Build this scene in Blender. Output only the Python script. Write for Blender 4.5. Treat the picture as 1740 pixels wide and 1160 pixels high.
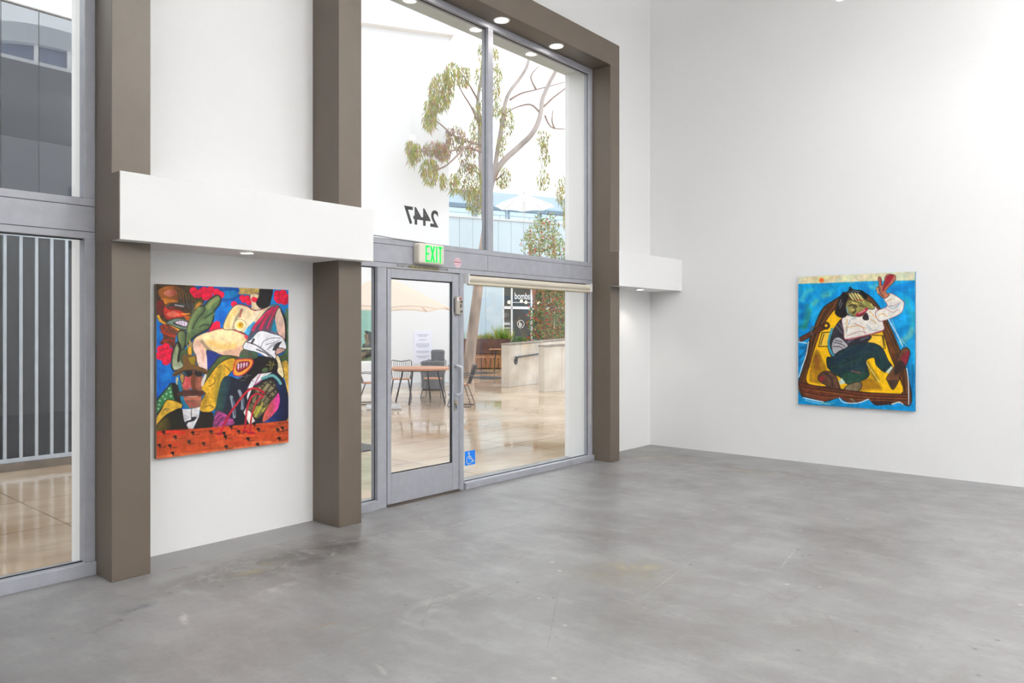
import bpy, bmesh, math, random
import numpy as np
from mathutils import Vector, Matrix

random.seed(7)
rng = np.random.default_rng(7)
scene = bpy.context.scene
for o in list(bpy.data.objects):
    bpy.data.objects.remove(o)
C = scene.collection

# ------------------------------------------------------------------ camera
CX, HY, F, H = 870.0, 561.0, 1266.0, 1.55          # photo 1740 x 1160
ANG = math.atan((1968 - 870) / F)
ca, sa = math.cos(ANG), math.sin(ANG)
cam_d = bpy.data.cameras.new('camera')
cam_d.sensor_width = 36.0
cam_d.lens = F / 1740 * 36.0
cam_d.shift_y = (HY - 580.0) / 1740.0
cam_d.clip_end = 300
cam = bpy.data.objects.new('camera', cam_d)
C.objects.link(cam)
cam.location = (0, 0, H)
cam.rotation_euler = (math.pi / 2, 0, ANG - math.pi / 2)
scene.camera = cam

# ------------------------------------------------------------------ world, exposure
SKY = 2.15
FILL_DOWN = 74.0
FILL_UP = 225.0
w = bpy.data.worlds.new('overcast_sky')
scene.world = w
w.use_nodes = True
bg = w.node_tree.nodes['Background']
bg.inputs[0].default_value = (0.94, 0.97, 1.0, 1)
bg.inputs[1].default_value = SKY
vs = scene.view_settings
vs.view_transform = 'Standard'
vs.look = 'None'
vs.exposure = 0.10
vs.gamma = 1.0
vs.use_curve_mapping = False

# ------------------------------------------------------------------ helpers
def lin(c):
    out = []
    for v in c[:3]:
        v = v / 255.0
        out.append(v / 12.92 if v <= 0.04045 else ((v + 0.055) / 1.055) ** 2.4)
    return tuple(out)

def world(depth, lat, z=0.0):                         # camera heading frame -> world
    return Vector((ca * depth + sa * lat, sa * depth - ca * lat, z))

def P(px, py, depth):
    return world(depth, (px - CX) / F * depth, H + (HY - py) / F * depth)

def G(px, py, z=0.0):                                  # pixel on the ground
    d = (z - H) * F / (HY - py)
    return P(px, py, d)

_m = {}
def mat(name, col=(0.8, 0.8, 0.8), rough=0.5, metal=0.0, noise=0.0, nscale=8.0, bump=0.0, bscale=60.0,
        emit=None, estr=0.0, spec=0.5, col2=None, stretch=(1, 1, 1)):
    if name in _m:
        return _m[name]
    m = bpy.data.materials.new(name)
    m.use_nodes = True
    nt = m.node_tree
    b = nt.nodes['Principled BSDF']
    b.inputs['Base Color'].default_value = (*col, 1)
    b.inputs['Roughness'].default_value = rough
    b.inputs['Metallic'].default_value = metal
    b.inputs['Specular IOR Level'].default_value = spec
    if emit:
        b.inputs['Emission Color'].default_value = (*emit, 1)
        b.inputs['Emission Strength'].default_value = estr
    if noise or bump:
        tc = nt.nodes.new('ShaderNodeTexCoord')
        mp = nt.nodes.new('ShaderNodeMapping')
        mp.inputs['Scale'].default_value = stretch
        nt.links.new(tc.outputs['Object'], mp.inputs[0])
    if noise:
        n = nt.nodes.new('ShaderNodeTexNoise')
        n.inputs['Scale'].default_value = nscale
        n.inputs['Detail'].default_value = 5
        nt.links.new(mp.outputs[0], n.inputs['Vector'])
        r = nt.nodes.new('ShaderNodeValToRGB')
        c2 = col2 or tuple(max(0, v * (1 - noise)) for v in col)
        c1 = col if col2 else tuple(min(1, v * (1 + noise * 0.5)) for v in col)
        r.color_ramp.elements[0].position = 0.3
        r.color_ramp.elements[1].position = 0.7
        r.color_ramp.elements[0].color = (*c2, 1)
        r.color_ramp.elements[1].color = (*c1, 1)
        nt.links.new(n.outputs['Fac'], r.inputs[0])
        nt.links.new(r.outputs[0], b.inputs['Base Color'])
    if bump:
        n2 = nt.nodes.new('ShaderNodeTexNoise')
        n2.inputs['Scale'].default_value = bscale
        n2.inputs['Detail'].default_value = 4
        nt.links.new(mp.outputs[0], n2.inputs['Vector'])
        bp = nt.nodes.new('ShaderNodeBump')
        bp.inputs['Strength'].default_value = bump
        bp.inputs['Distance'].default_value = 0.01
        nt.links.new(n2.outputs['Fac'], bp.inputs['Height'])
        nt.links.new(bp.outputs[0], b.inputs['Normal'])
    _m[name] = m
    return m

def glass_mat(name, tint=(0.97, 0.985, 0.98), base=0.04, gloss=(1, 1, 1), under=None, rough=0.0):
    """thin glazing: clear (or an opaque body) under a Fresnel reflection"""
    if name in _m:
        return _m[name]
    m = bpy.data.materials.new(name)
    m.use_nodes = True
    nt = m.node_tree
    nt.nodes.remove(nt.nodes['Principled BSDF'])
    out = nt.nodes['Material Output']
    lw = nt.nodes.new('ShaderNodeLayerWeight')
    lw.inputs[0].default_value = 0.5
    p = nt.nodes.new('ShaderNodeMath'); p.operation = 'POWER'; p.inputs[1].default_value = 5
    nt.links.new(lw.outputs['Facing'], p.inputs[0])
    mu = nt.nodes.new('ShaderNodeMath'); mu.operation = 'MULTIPLY_ADD'
    mu.inputs[1].default_value = 1 - base; mu.inputs[2].default_value = base
    nt.links.new(p.outputs[0], mu.inputs[0])
    if under is None:
        t = nt.nodes.new('ShaderNodeBsdfTransparent')
    else:
        t = nt.nodes.new('ShaderNodeBsdfDiffuse')
        tint = under
    t.inputs[0].default_value = (*tint, 1)
    g = nt.nodes.new('ShaderNodeBsdfGlossy')
    g.inputs['Color'].default_value = (*gloss, 1)
    g.inputs['Roughness'].default_value = rough
    mx = nt.nodes.new('ShaderNodeMixShader')
    nt.links.new(mu.outputs[0], mx.inputs[0])
    nt.links.new(t.outputs[0], mx.inputs[1])
    nt.links.new(g.outputs[0], mx.inputs[2])
    nt.links.new(mx.outputs[0], out.inputs['Surface'])
    _m[name] = m
    return m

class MB:
    """collects shapes for ONE mesh object"""
    def __init__(self):
        self.v = []; self.f = []; self.mi = []; self.cur = 0
    def add(self, vs, fs):
        o = len(self.v)
        self.v += [tuple(x) for x in vs]
        self.f += [tuple(i + o for i in f) for f in fs]
        self.mi += [self.cur] * len(fs)
        return self
    def box(self, x0, x1, y0, y1, z0, z1):
        vs = [(x, y, z) for z in (z0, z1) for y in (y0, y1) for x in (x0, x1)]
        return self.add(vs, [(0, 2, 3, 1), (4, 5, 7, 6), (0, 1, 5, 4), (2, 6, 7, 3), (0, 4, 6, 2), (1, 3, 7, 5)])
    def tube(self, pts, r, n=8, closed=False):
        pts = [Vector(p) for p in pts]
        rs = r if isinstance(r, (list, tuple)) else [r] * len(pts)
        k = len(pts)
        vs = []; fs = []
        up = None
        for i, p in enumerate(pts):
            if closed:
                d = pts[(i + 1) % k] - pts[i - 1]
            else:
                d = pts[min(i + 1, k - 1)] - pts[max(i - 1, 0)]
            d.normalize()
            if up is None:
                up = Vector((0, 0, 1)) if abs(d.z) < 0.9 else Vector((1, 0, 0))
            a = d.cross(up).normalized()
            up = a.cross(d).normalized()
            for j in range(n):
                t = 2 * math.pi * j / n
                vs.append(p + (a * math.cos(t) + up * math.sin(t)) * rs[i])
        m = k if closed else k - 1
        for i in range(m):
            for j in range(n):
                a0 = i * n + j; a1 = i * n + (j + 1) % n
                b0 = ((i + 1) % k) * n + j; b1 = ((i + 1) % k) * n + (j + 1) % n
                fs.append((a0, a1, b1, b0))
        if not closed:
            fs.append(tuple(range(n - 1, -1, -1)))
            fs.append(tuple((k - 1) * n + j for j in range(n)))
        return self.add(vs, fs)
    def lathe(self, prof, cx=0, cy=0, n=24):
        vs = []; fs = []
        for (r, z) in prof:
            for j in range(n):
                t = 2 * math.pi * j / n
                vs.append((cx + r * math.cos(t), cy + r * math.sin(t), z))
        for i in range(len(prof) - 1):
            for j in range(n):
                fs.append((i * n + j, i * n + (j + 1) % n, (i + 1) * n + (j + 1) % n, (i + 1) * n + j))
        fs.append(tuple(range(n - 1, -1, -1)))
        fs.append(tuple((len(prof) - 1) * n + j for j in range(n)))
        return self.add(vs, fs)
    def prism(self, poly, y0, y1, plane='xz'):
        """polygon extruded along the third axis"""
        n = len(poly)
        def mk(p, t):
            if plane == 'xz': return (p[0], t, p[1])
            if plane == 'xy': return (p[0], p[1], t)
            return (t, p[0], p[1])
        vs = [mk(p, y0) for p in poly] + [mk(p, y1) for p in poly]
        fs = [tuple(range(n)), tuple(range(2 * n - 1, n - 1, -1))]
        fs += [(i, i + n, (i + 1) % n + n, (i + 1) % n) for i in range(n)]
        return self.add(vs, fs)
    def build(self, name, m, parent=None, bevel=0.0, smooth=False, recalc=True):
        me = bpy.data.meshes.new(name)
        me.from_pydata(self.v, [], self.f)
        if recalc:
            bm = bmesh.new(); bm.from_mesh(me)
            bmesh.ops.recalc_face_normals(bm, faces=bm.faces)
            bm.to_mesh(me); bm.free()
        ms = m if isinstance(m, (list, tuple)) else [m]
        for q in ms:
            me.materials.append(q)
        if len(ms) > 1 and len(me.polygons) == len(self.mi):
            me.polygons.foreach_set('material_index', self.mi)
        if smooth:
            me.polygons.foreach_set('use_smooth', [True] * len(me.polygons))
        me.update()
        o = bpy.data.objects.new(name, me)
        C.objects.link(o)
        if parent:
            o.parent = parent
        if bevel:
            bv = o.modifiers.new('bevel', 'BEVEL'); bv.width = bevel; bv.segments = 2
            bv.limit_method = 'ANGLE'
        return o

def tag(o, label=None, cat=None, group=None, kind=None):
    if label: o['label'] = label
    if cat: o['category'] = cat
    if group: o['group'] = group
    if kind: o['kind'] = kind
    return o

def empty(name, loc=(0, 0, 0), rz=0.0):
    o = bpy.data.objects.new(name, None)
    C.objects.link(o)
    o.empty_display_size = 0.1
    o.location = loc; o.rotation_euler = (0, 0, rz)
    return o

def copy_tree(o, parent=None):
    k = o.copy(); C.objects.link(k)
    if parent: k.parent = parent
    for ch in [q for q in bpy.data.objects if q.parent == o]:
        copy_tree(ch, k)
    return k

def box(name, m, x0, x1, y0, y1, z0, z1, parent=None, bevel=0.0):
    return MB().box(x0, x1, y0, y1, z0, z1).build(name, m, parent, bevel)

def text_mesh(name, s, size, m, parent=None, extrude=0.001, bold=0.0, mirror=False, align='LEFT', sx=1.0):
    """lettering as a mesh lying in the local XZ plane, facing -Y"""
    cu = bpy.data.curves.new(name, 'FONT')
    cu.body = s; cu.size = size; cu.extrude = extrude; cu.offset = bold; cu.align_x = align
    cu.resolution_u = 3
    t = bpy.data.objects.new(name + '_tmp', cu)
    C.objects.link(t)
    bpy.context.view_layer.update()
    dg = bpy.context.evaluated_depsgraph_get()
    me = bpy.data.meshes.new_from_object(t.evaluated_get(dg))
    bpy.data.objects.remove(t)
    me.transform(Matrix.Rotation(math.pi / 2, 4, 'X'))
    me.transform(Matrix.Diagonal((-sx if mirror else sx, 1, 1, 1)))
    me.materials.clear(); me.materials.append(m)
    o = bpy.data.objects.new(name, me)
    C.objects.link(o)
    if parent: o.parent = parent
    return o

# ------------------------------------------------------------------ materials
M_wall = mat('white_paint', (0.915, 0.915, 0.915), 0.55, bump=0.06, bscale=90, spec=0.3)
M_brown = mat('taupe_gloss_paint', lin((98, 88, 77)), 0.42, noise=0.06, nscale=3, bump=0.08, bscale=35)
M_alu = mat('grey_aluminium', lin((168, 170, 178)), 0.42, metal=0.1, noise=0.08, nscale=14, stretch=(1, 1, 1))
M_alud = mat('aluminium_shadow_joint', lin((52, 52, 55)), 0.6)
M_glass = glass_mat('clear_glass', (0.985, 0.993, 0.99), 0.035)
M_black = mat('black_rubber', lin((22, 22, 24)), 0.5)
M_extwhite = mat('white_stucco', (0.80, 0.80, 0.81), 0.8, bump=0.15, bscale=40)
M_soffit = mat('grey_stucco', lin((222, 230, 228)), 0.8, noise=0.05)
M_dark = mat('charcoal_cladding', lin((78, 81, 86)), 0.7)
M_led = mat('lit_lamp_lens', (1, 1, 1), 0.5, emit=(1.0, 0.93, 0.84), estr=14)
M_white = mat('white_enamel', (0.85, 0.85, 0.84), 0.35)

def concrete_floor():
    m = bpy.data.materials.new('grey_concrete_floor'); m.use_nodes = True
    nt = m.node_tree; L = nt.links.new
    b = nt.nodes['Principled BSDF']
    tc = nt.nodes.new('ShaderNodeTexCoord')
    def noise(scale, detail=6, rough=0.6, stretch=None, dist=0.0):
        n = nt.nodes.new('ShaderNodeTexNoise')
        n.inputs['Scale'].default_value = scale; n.inputs['Detail'].default_value = detail
        n.inputs['Roughness'].default_value = rough; n.inputs['Distortion'].default_value = dist
        if stretch:
            mp = nt.nodes.new('ShaderNodeMapping'); mp.inputs['Scale'].default_value = stretch
            mp.inputs['Rotation'].default_value = (0, 0, 0.5)
            L(tc.outputs['Object'], mp.inputs[0]); L(mp.outputs[0], n.inputs['Vector'])
        else:
            L(tc.outputs['Object'], n.inputs['Vector'])
        return n.outputs['Fac']
    def ramp(f, p0, p1, c0=0.0, c1=1.0):
        r = nt.nodes.new('ShaderNodeMapRange')
        r.inputs[1].default_value = p0; r.inputs[2].default_value = p1
        r.inputs[3].default_value = c0; r.inputs[4].default_value = c1
        L(f, r.inputs[0]); return r.outputs[0]
    def mixc(fac, a, bcol):
        x = nt.nodes.new('ShaderNodeMix'); x.data_type = 'RGBA'
        if isinstance(a, tuple): x.inputs[6].default_value = (*a, 1)
        else: L(a, x.inputs[6])
        if isinstance(bcol, tuple): x.inputs[7].default_value = (*bcol, 1)
        else: L(bcol, x.inputs[7])
        if isinstance(fac, float): x.inputs[0].default_value = fac
        else: L(fac, x.inputs[0])
        return x.outputs[2]
    def math_(op, a, bb):
        x = nt.nodes.new('ShaderNodeMath'); x.operation = op
        for i, q in enumerate((a, bb)):
            if isinstance(q, (int, float)): x.inputs[i].default_value = q
            else: L(q, x.inputs[i])
        return x.outputs[0]
    sep = nt.nodes.new('ShaderNodeSeparateXYZ'); L(tc.outputs['Object'], sep.inputs[0])
    X, Y = sep.outputs[0], sep.outputs[1]
    def blob(cx, cy, rx, ry, rot=0.0):
        dx = math_('SUBTRACT', X, cx); dy = math_('SUBTRACT', Y, cy)
        u = math_('ADD', math_('MULTIPLY', dx, math.cos(rot) / rx), math_('MULTIPLY', dy, math.sin(rot) / rx))
        v = math_('ADD', math_('MULTIPLY', dx, -math.sin(rot) / ry), math_('MULTIPLY', dy, math.cos(rot) / ry))
        d = math_('SQRT', math_('ADD', math_('MULTIPLY', u, u), math_('MULTIPLY', v, v)), 0)
        return ramp(d, 1.0, 0.3)
    base = mixc(ramp(noise(0.8, 8, 0.65), 0.35, 0.65), lin((121, 118, 117)), lin((145, 144, 144)))
    base = mixc(math_('MULTIPLY', ramp(noise(5, 8, 0.7, (1, 0.4, 1)), 0.48, 0.70), 0.55), base, lin((158, 158, 157)))
    base = mixc(math_('MULTIPLY', ramp(noise(28, 6, 0.75), 0.54, 0.76), 0.55), base, lin((109, 107, 105)))
    base = mixc(math_('MULTIPLY', ramp(noise(2.2, 9, 0.72, (0.35, 1.3, 1)), 0.55, 0.70), 0.55), base, lin((118, 113, 108)))
    # worn stains with outlines of their own
    n1 = noise(4.5, 9, 0.72, dist=0.6)
    def gx(px, py):
        q = G(px, py); return (q.x, q.y)
    for (c_, rx, ry, rot, col, amt, lo) in (
            (gx(440, 962), 0.75, 0.28, 0.05, (96, 92, 89), 0.95, 0.43),
            (gx(545, 938), 0.80, 0.24, 0.05, (90, 87, 86), 0.95, 0.45),
            (gx(330, 985), 0.40, 0.16, 0.2, (112, 107, 104), 0.8, 0.46),
            (gx(438, 966), 0.22, 0.10, 0.1, (150, 136, 98), 0.75, 0.46),
            (gx(236, 1032), 0.14, 0.05, 0.1, (98, 98, 106), 0.8, 0.42),
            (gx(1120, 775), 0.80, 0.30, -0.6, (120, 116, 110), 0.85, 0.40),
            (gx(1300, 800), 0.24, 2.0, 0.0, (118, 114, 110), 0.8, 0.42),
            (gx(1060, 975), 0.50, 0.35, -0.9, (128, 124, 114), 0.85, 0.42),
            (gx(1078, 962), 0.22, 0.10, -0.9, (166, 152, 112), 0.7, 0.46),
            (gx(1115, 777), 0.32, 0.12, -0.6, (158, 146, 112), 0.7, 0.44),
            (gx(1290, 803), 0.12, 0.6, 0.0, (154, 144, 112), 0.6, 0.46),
            (gx(1385, 1060), 0.5, 0.25, -0.9, (124, 120, 116), 0.6, 0.46),
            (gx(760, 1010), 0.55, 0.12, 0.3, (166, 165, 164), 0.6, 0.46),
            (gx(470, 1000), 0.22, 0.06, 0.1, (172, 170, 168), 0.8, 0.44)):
        cx, cy = c_
        mk = math_('MULTIPLY', blob(cx, cy, rx, ry, rot), ramp(n1, lo, lo + 0.10))
        base = mixc(math_('MULTIPLY', mk, amt), base, lin(col))
    # smoother repair strips along the wall feet
    def between(v, a, bb, s=0.012):
        return math_('MULTIPLY', ramp(v, a - s, a + s), ramp(v, bb + s, bb - s))
    s1 = math_('MULTIPLY', between(Y, 4.84, 5.6), between(X, 2.0, 3.6))
    s2 = math_('MULTIPLY', between(X, 8.42, 9.2), between(Y, 1.28, 5.6))
    st = math_('MAXIMUM', s1, s2)
    base = mixc(math_('MULTIPLY', st, 0.85), base, mixc(ramp(noise(6), 0.3, 0.7), lin((135, 135, 135)), lin((144, 143, 144))))
    # scuffs and scratches
    for (a_, b2, wd, col, amt) in (((690, 903), (730, 902), .014, (178, 172, 160), .8), ((758, 896), (806, 882), .014, (178, 172, 160), .8), ((527, 1069), (572, 1056), .012, (150, 116, 78), .8),
                                   ((733, 945), (800, 958), .008, (100, 98, 96), .7), ((285, 968), (320, 962), .016, (104, 84, 70), .8), ((310, 1042), (316, 1060), .03, (186, 184, 182), .8),
                                   ((760, 1035), (870, 995), .010, (112, 110, 108), .6), ((1100, 1010), (1180, 950), .008, (164, 162, 158), .5), ((1330, 960), (1350, 935), .012, (172, 170, 166), .6),
                                   ((1100, 800), (1140, 795), .016, (104, 100, 98), .7), ((930, 1100), (950, 1000), .007, (114, 110, 108), .6), ((640, 1130), (655, 1145), .02, (170, 168, 166), .6)):
        p, q = G(*a_), G(*b2)
        L2 = (q - p).length / 2
        mk = blob((p.x + q.x) / 2, (p.y + q.y) / 2, L2 * 1.6, wd, math.atan2(q.y - p.y, q.x - p.x))
        mk = math_('MULTIPLY', mk, ramp(noise(16, 4), 0.38, 0.52))
        base = mixc(math_('MULTIPLY', mk, amt), base, lin(col))
    # small chips and fine cracks
    vor = nt.nodes.new('ShaderNodeTexVoronoi'); vor.inputs['Scale'].default_value = 4.0
    L(tc.outputs['Object'], vor.inputs['Vector'])
    base = mixc(math_('MULTIPLY', ramp(vor.outputs['Distance'], 0.07, 0.04), 0.7), base, lin((94, 91, 90)))
    vor2 = nt.nodes.new('ShaderNodeTexVoronoi'); vor2.inputs['Scale'].default_value = 3.0
    mp = nt.nodes.new('ShaderNodeMapping'); mp.inputs['Location'].default_value = (3.1, 7.7, 0)
    L(tc.outputs['Object'], mp.inputs[0]); L(mp.outputs[0], vor2.inputs['Vector'])
    base = mixc(math_('MULTIPLY', ramp(vor2.outputs['Distance'], 0.05, 0.03), 0.75), base, lin((184, 182, 178)))
    vor3 = nt.nodes.new('ShaderNodeTexVoronoi'); vor3.feature = 'DISTANCE_TO_EDGE'; vor3.inputs['Scale'].default_value = 0.55
    nd = nt.nodes.new('ShaderNodeTexNoise'); nd.inputs['Scale'].default_value = 3
    L(tc.outputs['Object'], nd.inputs['Vector'])
    vm = nt.nodes.new('ShaderNodeVectorMath'); vm.operation = 'MULTIPLY_ADD'
    vm.inputs[1].default_value = (0.25, 0.25, 0.0); L(nd.outputs['Color'], vm.inputs[0]); L(tc.outputs['Object'], vm.inputs[2])
    L(vm.outputs[0], vor3.inputs['Vector'])
    crack = math_('MULTIPLY', ramp(vor3.outputs['Distance'], 0.006, 0.001), ramp(noise(1.3), 0.5, 0.62))
    base = mixc(math_('MULTIPLY', crack, 0.3), base, lin((99, 95, 92)))
    L(base, b.inputs['Base Color'])
    L(ramp(noise(3.0, 6), 0.3, 0.7, 0.30, 0.46), b.inputs['Roughness'])
    bp = nt.nodes.new('ShaderNodeBump'); bp.inputs['Strength'].default_value = 0.06; bp.inputs['Distance'].default_value = 0.01
    L(noise(9, 8), bp.inputs['Height']); L(bp.outputs[0], b.inputs['Normal'])
    return m
M_floor = concrete_floor()

# ------------------------------------------------------------------ room shell
XR, YW, YO = 8.87, 5.21, 5.52           # right wall, window wall inner face, outer face
X0, Y0, ZC = -4.2, -5.5, 6.04
tag(box('floor', M_floor, X0, XR, Y0, YO, -0.2, 0.0), kind='structure')
tag(box('ceiling', M_wall, X0 - 0.2, XR + 0.2, Y0 - 0.2, YO + 0.04, ZC, ZC + 0.06), kind='structure')
tag(box('wall_right', M_wall, XR, XR + 0.2, Y0 - 0.2, YO + 0.04, -0.2, ZC), kind='structure')
tag(box('wall_back', M_wall, X0 - 0.2, XR, Y0 - 0.2, Y0, -0.2, ZC), kind='structure')
tag(box('wall_far_left', M_wall, X0 - 0.2, X0, Y0, YO + 0.04, -0.2, ZC), kind='structure')
# window wall: openings X -1.75..1.845 and 3.745..7.36, up to z 4.70
OP = ((-1.75, 1.845), (3.745, 7.36))
wl = MB()
wl.box(X0, OP[0][0], YW, YO, -0.2, ZC); wl.box(OP[0][1], OP[1][0], YW, YO, -0.2, ZC); wl.box(OP[1][1], XR, YW, YO, -0.2, ZC)
for a, b_ in OP:
    wl.box(a, b_, YW, YO, 4.70, ZC)
    wl.box(a, b_, YW - 0.12, YO, -0.2, -0.001)
wall_left = tag(wl.build('wall_left', M_wall), kind='structure')
cl = MB()
for a, b_ in ((X0, OP[0][0] - 0.06), (OP[0][1] + 0.06, OP[1][0] - 0.06), (OP[1][1] + 0.06, XR)):
    cl.box(a, b_, YO, YO + 0.04, 0, ZC)
for a, b_ in OP:
    cl.box(a - 0.06, b_ + 0.06, YO, YO + 0.04, 4.76, ZC)
cl.build('facade_cladding', M_dark, wall_left)
for a, b_ in OP:
    MB().box(a, b_, YW, YO + 0.005, 4.69, 4.70).build('exterior_soffit', M_soffit, wall_left)

# taupe portals around both windows
YF = 4.855
for n, (a, b_) in enumerate(((-1.985, -1.75, ), (3.525, 3.745))):
    right = (1.845, 2.08) if n == 0 else (7.36, 7.555)
    t = tag(empty('trim_%d' % (n + 1), (a, YF, 0)), kind='structure')
    def loc(x): return x - a
    for (p, q) in ((a, b_), right):
        MB().box(loc(p), loc(q), 0, YW - YF, 0, 4.665).build('column', M_brown, t, bevel=0.004)
    MB().box(loc(a), loc(right[1]), 0, YW - YF, 4.665, 4.94).build('header', M_brown, t, bevel=0.004)

# white bulkhead boxes with taupe ends
YB = 4.735
def bulkhead(n, xa, xb, z0, z1, right_end=True):
    t = tag(empty('trim_%d' % n, (xa, YB, z0)), kind='structure')
    MB().box(0.006, xb - xa - (0.006 if right_end else 0), 0, YW - YB, 0, z1 - z0).build('bulkhead_box', M_wall, t, bevel=0.003)
    MB().box(0, 0.006, 0.002, YW - YB, 0.002, z1 - z0 - 0.002).build('painted_end', M_brown, t)
    return t
bulkhead(3, 1.842, 3.777, 2.10, 2.515)
bulkhead(4, 7.357, XR, 2.066, 2.476, right_end=False)

# recessed downlights
def downlight(x, y, z, r, label, group, power, ang=100):
    t = tag(empty('recessed_downlight', (x, y, z)), label, 'light', group)
    ring = MB()
    n = 28
    vs = []; fs = []
    prof = [(r * 0.78, -0.001), (r * 0.80, -0.006), (r * 0.98, -0.006), (r, -0.001)]
    for (rr, zz) in prof:
        for j in range(n):
            q = 2 * math.pi * j / n
            vs.append((rr * math.cos(q), rr * math.sin(q), zz))
    for i in range(3):
        for j in range(n):
            fs.append((i * n + j, i * n + (j + 1) % n, (i + 1) * n + (j + 1) % n, (i + 1) * n + j))
    ring.add(vs, fs)
    ring.build('trim_ring', M_white, t)
    MB().lathe([(r * 0.78, -0.003), (r * 0.78, -0.001)], n=28).build('lens', M_led, t)
    ld = bpy.data.lights.new('downlight_spot', 'SPOT')
    ld.energy = power; ld.spot_size = math.radians(ang); ld.spot_blend = 0.6; ld.shadow_soft_size = r * 0.7
    ld.color = (1.0, 0.93, 0.86)
    lo = bpy.data.objects.new('bulb_light', ld); C.objects.link(lo)
    lo.parent = t; lo.location = (0, 0, -0.015)
    return t
downlight(2.76, 4.88, 2.10, 0.055, 'round downlight lit in the bulkhead above the crowded figure painting', None, 9)
downlight(8.20, 4.96, 2.066, 0.055, 'round downlight lit in the bulkhead next to the room corner', None, 7)
for x, lb in ((4.68, 'lit round downlight of the taupe window header, nearest the bulkhead column'),
              (5.585, 'lit round downlight of the taupe window header, above the upper mullion'),
              (6.487, 'lit round downlight of the taupe window header, nearest the room corner')):
    downlight(x, 4.983, 4.665, 0.085, lb, 'downlights in the window header', 12)

# ------------------------------------------------------------------ windows and door
GY = 5.158
def pane(x0, x1, z0, z1, parent, ox, name='pane'):
    g = MB()
    g.box(x0 - ox, x1 - ox, GY - 0.003, GY + 0.003, z0, z1)
    o = g.build(name, M_glass, parent)
    gk = MB()                                             # black glazing gasket
    w_ = 0.012
    gk.box(x0 - ox, x1 - ox, GY - 0.010, GY - 0.004, z1 - w_, z1); gk.box(x0 - ox, x1 - ox, GY - 0.010, GY - 0.004, z0, z0 + w_)
    gk.box(x0 - ox, x0 - ox + w_ * .6, GY - 0.010, GY - 0.004, z0, z1); gk.box(x1 - ox - w_ * .6, x1 - ox, GY - 0.010, GY - 0.004, z0, z1)
    q = gk.build('gasket', M_black, o)
    return o
FI = 5.11                                                  # inner face of the frames
def frame_bar(name, parent, ox, x0, x1, z0, z1, yi=FI, yo=5.20, bevel=0.003):
    return MB().box(x0 - ox, x1 - ox, yi, yo, z0, z1).build(name, M_alu, parent, bevel)
TZ = (2.10, 2.145, 2.305, 2.355)
def transom(parent, ox, x0, x1, dz, cuts):
    frame_bar('transom_bar', parent, ox, x0, x1, TZ[0] + dz, TZ[1] + dz - .002)
    frame_bar('transom_bar', parent, ox, x0, x1, TZ[2] + dz + .002, TZ[3] + dz)
    MB().box(x0 - ox, x1 - ox, FI + .006, 5.2, TZ[1] + dz - .002, TZ[2] + dz + .002).build('joint_backing', M_alud, parent)
    xs = [x0] + cuts + [x1]
    for i in range(len(xs) - 1):
        frame_bar('transom_panel', parent, ox, xs[i] + .001, xs[i + 1] - .001, TZ[1] + dz + .001, TZ[2] + dz - .001, FI + .001)

w1 = tag(empty('window_1', (0, 0, 0)), kind='structure')
a, b_ = OP[0]
frame_bar('head_frame', w1, 0, a, b_, 4.605, 4.69)
frame_bar('sill_frame', w1, 0, a, b_, 0.0, 0.085, 5.09)
transom(w1, 0, a, b_, 0.028, [])
for z0, z1 in ((0.085, TZ[0] + .028), (TZ[3] + .028, 4.605)):
    frame_bar('jamb', w1, 0, b_ - 0.062, b_, z0, z1)
    frame_bar('jamb', w1, 0, a, a + 0.062, z0, z1)
    frame_bar('mullion', w1, 0, 0.0, 0.06, z0, z1)
    pane(a + 0.05, 0.01, z0 - .02, z1 + .02, w1, 0)
    pane(0.05, b_ - 0.05, z0 - .005, z1 + .005, w1, 0)

w2 = tag(empty('window_2', (0, 0, 0)), kind='structure')
a, b_ = OP[1]
frame_bar('head_frame', w2, 0, a, b_, 4.605, 4.69)
transom(w2, 0, a, b_, 0.0, [5.52])
for x0, x1 in ((a, a + .05), (b_ - .048, b_)):
    frame_bar('jamb', w2, 0, x0, x1, TZ[3], 4.605)
    frame_bar('jamb', w2, 0, x0, x1, 0.065, TZ[0])
frame_bar('mullion', w2, 0, 5.525, 5.60, TZ[3], 4.605)
frame_bar('door_post', w2, 0, 4.115, 4.215, 0.0, TZ[0])
frame_bar('door_post', w2, 0, 5.122, 5.175, 0.0, TZ[0])
frame_bar('sill_frame', w2, 0, a, 4.115, 0.0, 0.075, 5.08)
frame_bar('sill_frame', w2, 0, 5.175, b_, 0.0, 0.065, 5.08)
pane(a + .045, 4.118, 0.07, TZ[0] + .005, w2, 0)
pane(5.172, b_ - .044, 0.06, TZ[0] + .005, w2, 0)
pane(a + .045, 5.53, TZ[3] - .005, 4.61, w2, 0)
pane(5.595, b_ - .044, TZ[3] - .005, 4.61, w2, 0)
MB().box(4.215, 5.122, 5.075, 5.22, 0.0, 0.007).build('threshold', mat('worn_brown_threshold', lin((96, 84, 76)), 0.6, noise=0.3, nscale=20), w2)

# street number on the glass, seen from behind
nb = text_mesh('house_number', '2447', 0.232, mat('black_vinyl', lin((24, 24, 24)), 0.6), w2, 0.0006, bold=0.006, mirror=True, sx=0.86)
xs = [v.co.x for v in nb.data.vertices]
sc = 0.425 / (max(xs) - min(xs))
nb.scale = (sc, 1, 0.155 / 0.166)
nb.location = (4.884 - max(xs) * sc, GY + 0.005, 2.528)
nb['label'] = 'black street number on the upper glass, reading backwards from inside'

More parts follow.
